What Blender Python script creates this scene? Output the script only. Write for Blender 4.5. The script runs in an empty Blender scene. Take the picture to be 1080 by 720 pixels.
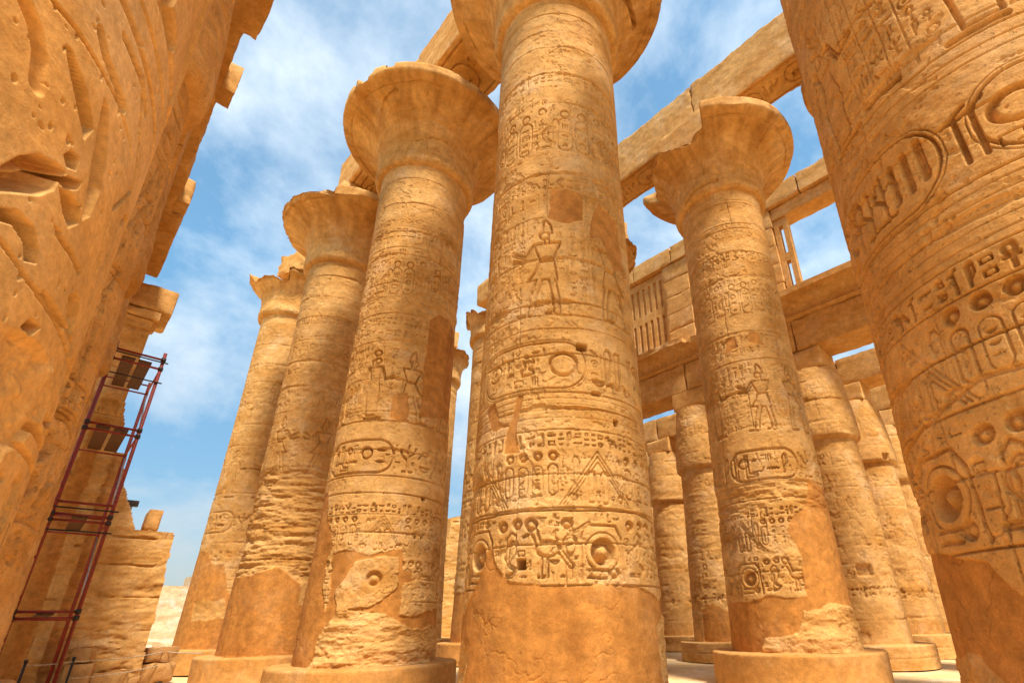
import bpy, math
import numpy as np
from mathutils import Matrix, Vector

# ------------------------------------------------------------------ camera, sky, sun, exposure
sc = bpy.context.scene
COL = sc.collection
EYE = 1.75                                   # camera height above the ground; survey heights below are relative to it
cam = bpy.data.objects.new('camera', bpy.data.cameras.new('camera'))
COL.objects.link(cam)
PIT, ROL = math.radians(23.30587), math.radians(-1.20278)
nx, ny = 0.69857119, 0.71554056              # across-nave axis seen in the camera's flat frame
def _flat(v):                                # camera-frame vector -> hall frame (x across the nave, y along it)
    return Vector((v[0]*nx + v[1]*ny, -v[0]*ny + v[1]*nx, v[2]))
c_, s_ = math.cos(PIT), math.sin(PIT)
_fw, _up, _rt = (0, c_, s_), (0, -s_, c_), (1, 0, 0)
cr, sr = math.cos(ROL), math.sin(ROL)
_r2 = [cr*a + sr*b for a, b in zip(_rt, _up)]
_u2 = [-sr*a + cr*b for a, b in zip(_rt, _up)]
RT, UP, FW = _flat(_r2), _flat(_u2), _flat(_fw)
m = Matrix((RT, UP, -FW)).transposed().to_4x4()
m.translation = Vector((-6.41183, -6.61306, EYE))
cam.matrix_world = m
cam.data.sensor_width = 36
cam.data.lens = 36*532.788/1080
cam.data.shift_x = -0.0596
cam.data.shift_y = 0.0568
cam.data.clip_start = 0.05
cam.data.clip_end = 2000
sc.camera = cam

SUN_EL, SUN_AZ = math.radians(60), math.atan2(-0.95, -0.31)   # azimuth of the sun seen from the hall, atan2(y, x)
world = bpy.data.worlds.new('World'); sc.world = world
world.use_nodes = True
wt = world.node_tree; wt.nodes.clear()
def wn(t, **k):
    n = wt.nodes.new(t)
    for a, b in k.items(): setattr(n, a, b)
    return n
wl = wt.links.new
sky = wn('ShaderNodeTexSky', sky_type='NISHITA', sun_disc=False)
sky.sun_elevation = SUN_EL
sky.sun_rotation = math.pi/2 - SUN_AZ
sky.air_density = 1.0; sky.dust_density = 0.6; sky.ozone_density = 1.5
tc = wn('ShaderNodeTexCoord')
sep = wn('ShaderNodeSeparateXYZ'); wl(tc.outputs['Generated'], sep.inputs[0])
den = wn('ShaderNodeMath', operation='ADD'); wl(sep.outputs['Z'], den.inputs[0]); den.inputs[1].default_value = 0.55
dmx = wn('ShaderNodeMath', operation='MAXIMUM'); wl(den.outputs[0], dmx.inputs[0]); dmx.inputs[1].default_value = 0.05
dx = wn('ShaderNodeMath', operation='DIVIDE'); wl(sep.outputs['X'], dx.inputs[0]); wl(dmx.outputs[0], dx.inputs[1])
dy = wn('ShaderNodeMath', operation='DIVIDE'); wl(sep.outputs['Y'], dy.inputs[0]); wl(dmx.outputs[0], dy.inputs[1])
cmb = wn('ShaderNodeCombineXYZ'); wl(dx.outputs[0], cmb.inputs[0]); wl(dy.outputs[0], cmb.inputs[1]); cmb.inputs[2].default_value = 1.1
n1 = wn('ShaderNodeTexNoise'); n1.inputs['Scale'].default_value = 3.2; n1.inputs['Detail'].default_value = 10
n1.inputs['Roughness'].default_value = 0.60; n1.inputs['Distortion'].default_value = 0.15
wl(cmb.outputs[0], n1.inputs['Vector'])
rmp = wn('ShaderNodeValToRGB'); wl(n1.outputs['Fac'], rmp.inputs[0])
rmp.color_ramp.elements[0].position = 0.40; rmp.color_ramp.elements[0].color = (0.05, 0.05, 0.05, 1)
rmp.color_ramp.elements[1].position = 0.74; rmp.color_ramp.elements[1].color = (0.92, 0.92, 0.92, 1)
cloud = wn('ShaderNodeRGB'); cloud.outputs[0].default_value = (4.3, 4.6, 4.75, 1)
tint = wn('ShaderNodeMixRGB', blend_type='MULTIPLY'); tint.inputs[0].default_value = 1
wl(sky.outputs[0], tint.inputs[1])
el_ = wn('ShaderNodeMapRange'); wl(sep.outputs['Z'], el_.inputs[0]); el_.inputs[1].default_value = 0.02; el_.inputs[2].default_value = 0.50
tcol = wn('ShaderNodeMixRGB'); wl(el_.outputs[0], tcol.inputs[0]); tcol.inputs[1].default_value = (0.62, 0.70, 0.72, 1); tcol.inputs[2].default_value = (0.55, 0.88, 0.85, 1)
wl(tcol.outputs[0], tint.inputs[2])
mixc = wn('ShaderNodeMixRGB'); wl(rmp.outputs[0], mixc.inputs[0]); wl(tint.outputs[0], mixc.inputs[1]); wl(cloud.outputs[0], mixc.inputs[2])
hz = wn('ShaderNodeMapRange'); wl(sep.outputs['Z'], hz.inputs[0]); hz.inputs[1].default_value = 0.0; hz.inputs[2].default_value = 0.55; hz.inputs[3].default_value = 0.42; hz.inputs[4].default_value = 1.0
hm = wn('ShaderNodeMixRGB', blend_type='MULTIPLY'); hm.inputs[0].default_value = 1; wl(mixc.outputs[0], hm.inputs[1]); wl(hz.outputs[0], hm.inputs[2])
bg = wn('ShaderNodeBackground'); bg.inputs[1].default_value = 0.115
wl(hm.outputs[0], bg.inputs[0])
wo = wn('ShaderNodeOutputWorld'); wl(bg.outputs[0], wo.inputs[0])

sun = bpy.data.objects.new('sun', bpy.data.lights.new('sun', 'SUN'))
COL.objects.link(sun)
sun.data.energy = 2.6; sun.data.angle = math.radians(9); sun.data.color = (1.0, 0.94, 0.82)
sd = Vector((math.cos(SUN_EL)*math.cos(SUN_AZ), math.cos(SUN_EL)*math.sin(SUN_AZ), math.sin(SUN_EL)))
sun.rotation_euler = sd.to_track_quat('Z', 'Y').to_euler()
sc.view_settings.view_transform = 'Standard'
sc.view_settings.look = 'None'
sc.view_settings.exposure = 1.42
sc.view_settings.gamma = 1
sc.cycles.max_bounces = 6
sc.cycles.diffuse_bounces = 4
sc.cycles.use_denoising = True

# ------------------------------------------------------------------ materials
def new_mat(name):
    mt = bpy.data.materials.new(name); mt.use_nodes = True
    nt = mt.node_tree; nt.nodes.clear()
    return mt, nt
def stone_mat(name, ca, cb, cpl, grain=1.0, bump=1.0, spots=True):
    mt, nt = new_mat(name)
    def N(t, **k):
        n = nt.nodes.new(t)
        for a, b in k.items(): setattr(n, a, b)
        return n
    L = nt.links.new
    geo = N('ShaderNodeNewGeometry')
    mp = N('ShaderNodeMapping'); L(geo.outputs['Position'], mp.inputs[0]); mp.inputs['Scale'].default_value = (1, 1, 3.2)
    a = N('ShaderNodeTexNoise'); L(mp.outputs[0], a.inputs['Vector']); a.inputs['Scale'].default_value = 0.55; a.inputs['Detail'].default_value = 8; a.inputs['Roughness'].default_value = 0.62
    b = N('ShaderNodeTexNoise'); L(geo.outputs['Position'], b.inputs['Vector']); b.inputs['Scale'].default_value = 4.5; b.inputs['Detail'].default_value = 9; b.inputs['Roughness'].default_value = 0.7
    c = N('ShaderNodeTexNoise'); L(geo.outputs['Position'], c.inputs['Vector']); c.inputs['Scale'].default_value = 55; c.inputs['Detail'].default_value = 5; c.inputs['Roughness'].default_value = 0.7
    r = N('ShaderNodeValToRGB'); L(a.outputs['Fac'], r.inputs[0])
    r.color_ramp.elements[0].position = 0.32; r.color_ramp.elements[0].color = (*ca, 1)
    r.color_ramp.elements[1].position = 0.70; r.color_ramp.elements[1].color = (*cb, 1)
    at = N('ShaderNodeAttribute', attribute_name='plaster')
    pm = N('ShaderNodeMixRGB'); L(at.outputs['Fac'], pm.inputs[0]); L(r.outputs[0], pm.inputs[1])
    # the repair mortar: its own tone, with broad damp-looking patches
    pr_ = N('ShaderNodeValToRGB'); L(b.outputs['Fac'], pr_.inputs[0])
    pr_.color_ramp.elements[0].position = 0.3; pr_.color_ramp.elements[0].color = (cpl[0]*0.90, cpl[1]*0.88, cpl[2]*0.85, 1)
    pr_.color_ramp.elements[1].position = 0.7; pr_.color_ramp.elements[1].color = (cpl[0]*1.1, cpl[1]*1.1, cpl[2]*1.12, 1)
    L(pr_.outputs[0], pm.inputs[2])
    e_ = N('ShaderNodeTexNoise'); L(geo.outputs['Position'], e_.inputs['Vector']); e_.inputs['Scale'].default_value = 0.9; e_.inputs['Detail'].default_value = 7; e_.inputs['Roughness'].default_value = 0.68
    er = N('ShaderNodeMapRange'); L(e_.outputs['Fac'], er.inputs[0]); er.inputs[1].default_value = 0.52; er.inputs[2].default_value = 0.72; er.inputs[3].default_value = 0.0; er.inputs[4].default_value = 0.55
    ei = N('ShaderNodeMath', operation='MULTIPLY_ADD'); L(at.outputs['Fac'], ei.inputs[0]); ei.inputs[1].default_value = -0.75; ei.inputs[2].default_value = 1.0
    ej = N('ShaderNodeMath', operation='MULTIPLY'); L(ei.outputs[0], ej.inputs[0]); L(er.outputs[0], ej.inputs[1])
    em = N('ShaderNodeMixRGB'); L(ej.outputs[0], em.inputs[0]); L(pm.outputs[0], em.inputs[1]); em.inputs[2].default_value = (cb[0]*1.02, cb[1]*1.22, cb[2]*1.9, 1)
    pm = em
    # mid and fine mottling
    def mul(src, fac_sock, lo, hi, p0, p1):
        rr = N('ShaderNodeValToRGB'); L(fac_sock, rr.inputs[0])
        rr.color_ramp.elements[0].position = p0; rr.color_ramp.elements[0].color = (lo, lo, lo, 1)
        rr.color_ramp.elements[1].position = p1; rr.color_ramp.elements[1].color = (hi, hi, hi, 1)
        mm = N('ShaderNodeMixRGB', blend_type='MULTIPLY'); mm.inputs[0].default_value = 1
        L(src, mm.inputs[1]); L(rr.outputs[0], mm.inputs[2]); return mm.outputs[0]
    col = mul(pm.outputs[0], b.outputs['Fac'], 0.72, 1.16, 0.28, 0.66)
    col = mul(col, c.outputs['Fac'], 0.78, 1.12, 0.3, 0.66)
    at2 = N('ShaderNodeAttribute', attribute_name='stain')
    st = N('ShaderNodeMixRGB', blend_type='MULTIPLY'); L(at2.outputs['Fac'], st.inputs[0]); L(col, st.inputs[1]); st.inputs[2].default_value = (0.55, 0.45, 0.36, 1)
    col = st.outputs[0]
    bs = N('ShaderNodeBsdfPrincipled'); L(col, bs.inputs['Base Color'])
    bs.inputs['Roughness'].default_value = 0.92; bs.inputs['Specular IOR Level'].default_value = 0.15
    # fine surface relief: grain, bedding planes and pits
    inv = N('ShaderNodeMath', operation='MULTIPLY_ADD'); L(at.outputs['Fac'], inv.inputs[0]); inv.inputs[1].default_value = -0.72; inv.inputs[2].default_value = 1.0
    b1 = N('ShaderNodeBump'); L(b.outputs['Fac'], b1.inputs['Height']); b1.inputs['Distance'].default_value = 0.03*bump
    s1 = N('ShaderNodeMath', operation='MULTIPLY'); L(inv.outputs[0], s1.inputs[0]); s1.inputs[1].default_value = 0.35; L(s1.outputs[0], b1.inputs['Strength'])
    mp2 = N('ShaderNodeMapping'); L(geo.outputs['Position'], mp2.inputs[0]); mp2.inputs['Scale'].default_value = (1, 1, 1.7)
    d = N('ShaderNodeTexNoise'); L(mp2.outputs[0], d.inputs['Vector']); d.inputs['Scale'].default_value = 11; d.inputs['Detail'].default_value = 8; d.inputs['Roughness'].default_value = 0.72
    b2 = N('ShaderNodeBump'); L(d.outputs['Fac'], b2.inputs['Height']); b2.inputs['Distance'].default_value = 0.028*bump; L(b1.outputs[0], b2.inputs['Normal'])
    s2 = N('ShaderNodeMath', operation='MULTIPLY'); L(inv.outputs[0], s2.inputs[0]); s2.inputs[1].default_value = 0.6; L(s2.outputs[0], b2.inputs['Strength'])
    pn = N('ShaderNodeTexNoise'); L(geo.outputs['Position'], pn.inputs['Vector']); pn.inputs['Scale'].default_value = 16; pn.inputs['Detail'].default_value = 3; pn.inputs['Roughness'].default_value = 0.55
    pt = N('ShaderNodeMapRange'); L(pn.outputs['Fac'], pt.inputs[0]); pt.inputs[1].default_value = 0.30; pt.inputs[2].default_value = 0.37
    bp = N('ShaderNodeBump'); L(pt.outputs[0], bp.inputs['Height']); bp.inputs['Distance'].default_value = 0.012; L(b2.outputs[0], bp.inputs['Normal']); bp.inputs['Strength'].default_value = 0
    if spots: L(inv.outputs[0], bp.inputs['Strength'])
    f4 = N('ShaderNodeTexNoise'); L(geo.outputs['Position'], f4.inputs['Vector']); f4.inputs['Scale'].default_value = 210; f4.inputs['Detail'].default_value = 3
    b4 = N('ShaderNodeBump'); L(f4.outputs['Fac'], b4.inputs['Height']); b4.inputs['Distance'].default_value = 0.0016*grain; b4.inputs['Strength'].default_value = 0.6; L(bp.outputs[0], b4.inputs['Normal'])
    b3 = N('ShaderNodeBump'); L(c.outputs['Fac'], b3.inputs['Height']); b3.inputs['Distance'].default_value = 0.008*grain; b3.inputs['Strength'].default_value = 0.7; L(b4.outputs[0], b3.inputs['Normal'])
    L(b3.outputs[0], bs.inputs['Normal'])
    o = N('ShaderNodeOutputMaterial'); L(bs.outputs[0], o.inputs[0])
    return mt
SAND = stone_mat('sandstone', (0.52, 0.242, 0.054), (0.74, 0.425, 0.152), (0.49, 0.205, 0.044))
NEARSAND = stone_mat('close sandstone', (0.54, 0.245, 0.056), (0.68, 0.360, 0.115), (0.47, 0.197, 0.044), bump=0.38)
CLOSESAND = stone_mat('closest sandstone', (0.55, 0.250, 0.056), (0.66, 0.345, 0.108), (0.46, 0.180, 0.034), bump=0.13, grain=0.35, spots=False)
DARKSAND = stone_mat('weathered sandstone', (0.42, 0.205, 0.066), (0.54, 0.295, 0.108), (0.43, 0.195, 0.052))
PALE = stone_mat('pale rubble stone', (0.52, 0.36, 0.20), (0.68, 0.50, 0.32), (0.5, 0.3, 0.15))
GROUND = stone_mat('sandy paving', (0.72, 0.47, 0.20), (0.82, 0.58, 0.30), (0.5, 0.3, 0.15), bump=0.5)
def plain(name, colr, rough=0.5, metal=0.0, wear=None):
    mt, nt = new_mat(name)
    bs = nt.nodes.new('ShaderNodeBsdfPrincipled')
    nz = nt.nodes.new('ShaderNodeTexNoise'); nz.inputs['Scale'].default_value = 14; nz.inputs['Detail'].default_value = 6
    rp = nt.nodes.new('ShaderNodeValToRGB'); w = wear or tuple(c*0.6 for c in colr)
    rp.color_ramp.elements[0].position = 0.38; rp.color_ramp.elements[0].color = (*w, 1)
    rp.color_ramp.elements[1].position = 0.58; rp.color_ramp.elements[1].color = (*colr, 1)
    g = nt.nodes.new('ShaderNodeNewGeometry'); nt.links.new(g.outputs['Position'], nz.inputs['Vector'])
    nt.links.new(nz.outputs['Fac'], rp.inputs[0]); nt.links.new(rp.outputs[0], bs.inputs['Base Color'])
    bs.inputs['Roughness'].default_value = rough; bs.inputs['Metallic'].default_value = metal
    o = nt.nodes.new('ShaderNodeOutputMaterial'); nt.links.new(bs.outputs[0], o.inputs[0])
    return mt
RED = plain('red painted steel', (0.33, 0.030, 0.016), 0.5, 0.0, (0.17, 0.035, 0.016))
STEEL = plain('galvanised steel', (0.42, 0.41, 0.40), 0.4, 0.6)
DARKSTEEL = plain('dark steel', (0.05, 0.04, 0.035), 0.5, 0.4)
WOOD = plain('weathered boards', (0.13, 0.055, 0.022), 0.8, 0.0, (0.07, 0.03, 0.012))
ROPE = plain('pale rope', (0.55, 0.46, 0.34), 0.9)

# ------------------------------------------------------------------ objects and labels
def thing(name, label, cat, loc=(0, 0, 0), group=None, rz=0.0):
    o = bpy.data.objects.new(name, None); COL.objects.link(o)
    o.empty_display_size = 0.3
    o.location = loc; o.rotation_euler = (0, 0, rz)
    tag(o, label, cat, group); return o
def tag(o, label, cat, group=None):
    o['label'] = label; o['category'] = cat; o['kind'] = 'thing'
    if group: o['group'] = group
    return o
def mesh_obj(name, V, F, mat, parent=None, smooth=False, attrs=None):
    me = bpy.data.meshes.new(name)
    V = np.asarray(V, dtype=np.float32); F = np.asarray(F, dtype=np.int32)
    me.vertices.add(len(V)); me.vertices.foreach_set('co', V.ravel())
    k = F.shape[1]
    me.loops.add(F.size); me.loops.foreach_set('vertex_index', F.ravel())
    me.polygons.add(len(F)); me.polygons.foreach_set('loop_start', np.arange(0, F.size, k, dtype=np.int32))
    me.polygons.foreach_set('use_smooth', np.full(len(F), bool(smooth)))
    me.update(calc_edges=True)
    for an, av in (attrs or {}).items():
        at = me.attributes.new(an, 'FLOAT', 'POINT'); at.data.foreach_set('value', np.asarray(av, dtype=np.float32).ravel())
    me.materials.append(mat)
    o = bpy.data.objects.new(name, me); COL.objects.link(o)
    if parent: o.parent = parent
    return o
def dup(root, loc, rz, label):
    r = root.copy(); COL.objects.link(r); r.location = loc; r.rotation_euler = (0, 0, rz); r['label'] = label
    for ch in root.children:
        c = ch.copy(); COL.objects.link(c); c.parent = r
    return r

# ------------------------------------------------------------------ noise
_T = np.random.default_rng(11).random((256, 256)).astype(np.float32)
_T3 = np.random.default_rng(12).random((64, 64, 64)).astype(np.float32)
def vn(s, z, f, seed, fz=None):                      # value noise on a tensor grid (z rows, s columns), 0..1
    fz = fz or f
    a = s*f + seed*17.13 + 1000; b = z*fz + seed*7.77 + 1000
    ia = np.floor(a).astype(int); ib = np.floor(b).astype(int)
    fa = a-ia; fb = b-ib; fa = fa*fa*(3-2*fa); fb = fb*fb*(3-2*fb)
    g = lambda p, q: _T[np.ix_((ib+q) % 256, (ia+p) % 256)]
    fa = fa[None, :]; fb = fb[:, None]
    return (g(0, 0)*(1-fa)+g(1, 0)*fa)*(1-fb) + (g(0, 1)*(1-fa)+g(1, 1)*fa)*fb
def fbm(s, z, f, seed, octs=4, fz=None, rough=0.5):
    h = 0; w = 1; t = 0
    for o in range(octs):
        h = h + w*vn(s, z, f*2**o, seed+o*3.1, (fz or f)*2**o); t += w; w *= rough
    return h/t - 0.5
def vn3(P, f, seed):
    q = P*f + seed*13.7 + 500
    i = np.floor(q).astype(int); t = q-i; t = t*t*(3-2*t)
    out = 0
    for a in (0, 1):
        for b in (0, 1):
            for c in (0, 1):
                w = (t[:, 0] if a else 1-t[:, 0])*(t[:, 1] if b else 1-t[:, 1])*(t[:, 2] if c else 1-t[:, 2])
                out = out + w*_T3[(i[:, 0]+a) % 64, (i[:, 1]+b) % 64, (i[:, 2]+c) % 64]
    return out
def fbm3(P, f, seed, octs=3):
    h = 0; w = 1; t = 0
    for o in range(octs):
        h = h + w*vn3(P, f*2**o, seed+o); t += w; w *= 0.5
    return h/t - 0.5
def sm(a, b, x):
    t = np.clip((x-a)/(b-a), 0, 1); return t*t*(3-2*t)

# ------------------------------------------------------------------ carving: shapes as signed distances
def sd_ell(X, Y, cx, cy, rx, ry):
    k = np.sqrt(((X-cx)/rx)**2 + ((Y-cy)/ry)**2); return (k-1)*min(rx, ry)
def sd_seg(X, Y, ax, ay, bx, by, w):
    dx_, dy_ = bx-ax, by-ay; l = dx_*dx_+dy_*dy_+1e-12
    t = np.clip(((X-ax)*dx_+(Y-ay)*dy_)/l, 0, 1)
    return np.hypot(X-ax-t*dx_, Y-ay-t*dy_) - w
def sd_poly(X, Y, pts):
    d = np.full(X.shape, 1e9); s = np.ones(X.shape); n = len(pts)
    for i in range(n):
        ax, ay = pts[i]; bx, by = pts[i-1]
        ex, ey = bx-ax, by-ay; wx, wy = X-ax, Y-ay
        t = np.clip((wx*ex+wy*ey)/(ex*ex+ey*ey+1e-12), 0, 1)
        d = np.minimum(d, (wx-ex*t)**2+(wy-ey*t)**2)
        c1 = Y >= ay; c2 = Y < by; c3 = ex*wy > ey*wx
        flip = (c1 & c2 & c3) | (~c1 & ~c2 & ~c3)
        s = np.where(flip, -s, s)
    return s*np.sqrt(d)
def sd_rbox(X, Y, cx, cy, hx, hy, r):
    qx = np.abs(X-cx)-hx+r; qy = np.abs(Y-cy)-hy+r
    return np.hypot(np.maximum(qx, 0), np.maximum(qy, 0))+np.minimum(np.maximum(qx, qy), 0)-r
def sdf(prims, X, Y):
    d = None
    for p in prims:
        k = p[0]
        if k == 'e': v = sd_ell(X, Y, *p[1:])
        elif k == 'r': v = np.abs(sd_ell(X, Y, *p[1:5]))-p[5]
        elif k == 'b': v = np.abs(sd_rbox(X, Y, *p[1:6]))-p[6]
        elif k == 'f': v = sd_rbox(X, Y, *p[1:6])
        elif k == 'p': v = sd_poly(X, Y, p[1])
        else:
            pts, w = p[1], p[2]; v = None
            for a, b in zip(pts[:-1], pts[1:]):
                q = sd_seg(X, Y, a[0], a[1], b[0], b[1], w); v = q if v is None else np.minimum(v, q)
        d = v if d is None else np.minimum(d, v)
    return d
# signs, drawn in a box 0..w by 0..1
G = {
 'disk': (0.8, [('e', .4, .5, .36, .36)]),
 'sun': (0.9, [('r', .45, .5, .36, .36, .05), ('e', .45, .5, .13, .13)]),
 'reed': (0.42, [('p', [(.06, 0), (.14, 0), (.15, .25), (.36, .5), (.36, .9), (.22, 1), (.08, .85)])]),
 'bird': (0.95, [('e', .45, .52, .27, .16), ('e', .70, .80, .10, .10), ('l', [(.62, .6), (.68, .78)], .08), ('l', [(.78, .79), (.9, .74)], .03), ('l', [(.25, .5), (.03, .22)], .06), ('l', [(.45, .4), (.45, .05), (.6, .04)], .035), ('l', [(.55, .4), (.56, .08)], .03)]),
 'owl': (0.85, [('e', .42, .5, .22, .26), ('e', .52, .82, .15, .13), ('l', [(.3, .35), (.1, .08)], .07), ('l', [(.45, .25), (.45, .03), (.6, .03)], .04)]),
 'water': (1.2, [('l', [(0.05, .45), (.15, .6), (.27, .42), (.39, .6), (.51, .42), (.63, .6), (.75, .42), (.87, .6), (.99, .42), (1.12, .55)], .05)]),
 'loaf': (0.6, [('p', [(.05, .25), (.55, .25), (.52, .45), (.4, .58), (.3, .61), (.2, .58), (.08, .45)])]),
 'basket': (0.95, [('p', [(.03, .62), (.92, .62), (.82, .42), (.62, .28), (.47, .26), (.32, .28), (.12, .42)])]),
 'eye': (1.0, [('p', [(.05, .5), (.25, .62), (.5, .68), (.75, .62), (.97, .48), (.75, .38), (.5, .33), (.25, .38)])]),
 'snake': (1.1, [('l', [(.03, .3), (.2, .35), (.4, .3), (.6, .36), (.8, .3), (.95, .42), (.98, .62), (1.06, .66)], .05)]),
 'ankh': (0.6, [('r', .3, .75, .16, .21, .045), ('l', [(.3, .52), (.3, .03)], .055), ('l', [(.08, .47), (.52, .47)], .05)]),
 'djed': (0.5, [('l', [(.25, .05), (.25, .95)], .08), ('l', [(.08, .6), (.42, .6)], .03), ('l', [(.08, .73), (.42, .73)], .03), ('l', [(.08, .86), (.42, .86)], .03), ('l', [(.1, .04), (.4, .04)], .05)]),
 'was': (0.45, [('l', [(.2, .02), (.2, .85), (.36, .95)], .04), ('l', [(.2, .85), (.05, .78)], .04)]),
 'feather': (0.4, [('p', [(.1, 0), (.2, 0), (.34, .75), (.28, .95), (.14, 1), (.06, .8)])]),
 'house': (0.9, [('l', [(.3, .25), (.06, .25), (.06, .75), (.82, .75), (.82, .25), (.55, .25)], .05)]),
 'man': (0.8, [('e', .38, .86, .11, .11), ('p', [(.22, .74), (.52, .74), (.5, .42), (.72, .34), (.74, .06), (.1, .04), (.12, .36), (.26, .42)]), ('l', [(.5, .68), (.7, .56), (.66, .72)], .05)]),
 'strokes': (0.7, [('l', [(.12, .2), (.12, .8)], .055), ('l', [(.35, .2), (.35, .8)], .055), ('l', [(.58, .2), (.58, .8)], .055)]),
 'mouth': (0.9, [('p', [(.04, .5), (.25, .6), (.45, .64), (.65, .6), (.86, .5), (.65, .4), (.45, .36), (.25, .4)])]),
 'foot': (0.6, [('p', [(.08, .95), (.26, .95), (.27, .25), (.56, .18), (.56, .05), (.08, .05)])]),
 'beetle': (0.8, [('e', .4, .42, .2, .28), ('e', .4, .78, .12, .1), ('l', [(.22, .55), (.06, .75), (.14, .9)], .04), ('l', [(.58, .55), (.74, .75), (.66, .9)], .04), ('l', [(.24, .3), (.06, .12)], .04), ('l', [(.56, .3), (.74, .12)], .04)]),
 'sedge': (0.6, [('l', [(.3, .02), (.3, .95)], .04), ('l', [(.3, .4), (.08, .6), (.05, .78)], .04), ('l', [(.3, .55), (.52, .72), (.55, .88)], .04), ('l', [(.14, .05), (.46, .05)], .04)]),
 'arm': (1.1, [('l', [(.05, .5), (.3, .42), (.85, .42), (.98, .5)], .06), ('l', [(.85, .46), (1.04, .6)], .04)]),
 'pillar': (0.35, [('f', .17, .5, .1, .47, .03)]),
 'cobra': (0.75, [('l', [(.1, .05), (.5, .06), (.62, .2), (.4, .32), (.3, .5), (.36, .75), (.48, .86), (.62, .82)], .06), ('e', .33, .58, .12, .2)]),
}
GL = list(G)
KING = [('e', .02, .865, .052, .055), ('p', [(-.06, .87), (-.045, .985), (0, 1.06), (.035, 1.05), (.045, .93), (.06, .9)]), ('f', 0, .80, .03, .04, .01),
        ('p', [(-.13, .785), (.125, .785), (.115, .73), (.062, .57), (-.062, .57), (-.115, .73)]),
        ('p', [(-.07, .575), (.07, .575), (.10, .48), (.18, .36), (-.10, .34), (-.085, .48)]),
        ('l', [(-.045, .36), (-.075, .18), (-.085, .03)], .036), ('l', [(-.1, .012), (.0, .012)], .016),
        ('l', [(.06, .36), (.115, .18), (.135, .03)], .036), ('l', [(.12, .012), (.235, .012)], .016),
        ('l', [(.11, .76), (.185, .64), (.30, .72)], .022), ('l', [(.10, .74), (.20, .60), (.31, .64)], .018)]
QUEEN = [('e', .02, .86, .05, .055), ('p', [(-.07, .88), (-.07, .74), (-.02, .76), (.01, .9)]), ('f', 0, .8, .03, .04, .01), ('e', .0, .985, .06, .055),
         ('p', [(-.10, .78), (.10, .78), (.07, .58), (.10, .40), (.09, .05), (-.06, .05), (-.085, .40), (-.06, .58)]),
         ('l', [(.09, .76), (.14, .58), (.24, .62)], .02), ('l', [(-.095, .76), (-.14, .56), (-.13, .42)], .02), ('l', [(-.05, .02), (.14, .02)], .018)]
def xf(prims, sx, sy, ox, oz, flip=False, lean=0.0):
    f = -1 if flip else 1
    P = lambda x, y: (ox+f*sx*(x+lean*y), oz+sy*y)
    out = []
    for p in prims:
        k = p[0]
        if k == 'e': a, b = P(p[1], p[2]); out.append(('e', a, b, p[3]*sx, p[4]*sy))
        elif k == 'r': a, b = P(p[1], p[2]); out.append(('r', a, b, p[3]*sx, p[4]*sy, p[5]*sx))
        elif k == 'f': a, b = P(p[1], p[2]); out.append(('f', a, b, p[3]*sx, p[4]*sy, p[5]*sx))
        elif k == 'b': a, b = P(p[1], p[2]); out.append(('b', a, b, p[3]*sx, p[4]*sy, p[5]*sx, p[6]*sx))
        elif k == 'p':
            pts = [P(*q) for q in p[1]]; out.append(('p', pts))
        else: out.append(('l', [P(*q) for q in p[1]], p[2]*sx))
    return out
def bounds(prims):
    xs, ys = [], []
    for p in prims:
        if p[0] == 'e': xs += [p[1]-p[3], p[1]+p[3]]; ys += [p[2]-p[4], p[2]+p[4]]
        elif p[0] == 'r': xs += [p[1]-p[3]-p[5], p[1]+p[3]+p[5]]; ys += [p[2]-p[4]-p[5], p[2]+p[4]+p[5]]
        elif p[0] in 'fb':
            e = p[6] if p[0] == 'b' else 0
            xs += [p[1]-p[3]-e, p[1]+p[3]+e]; ys += [p[2]-p[4]-e, p[2]+p[4]+e]
        else:
            w = p[2] if p[0] == 'l' else 0
            for q in p[1]: xs += [q[0]-w, q[0]+w]; ys += [q[1]-w, q[1]+w]
    return min(xs), max(xs), min(ys), max(ys)

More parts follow.
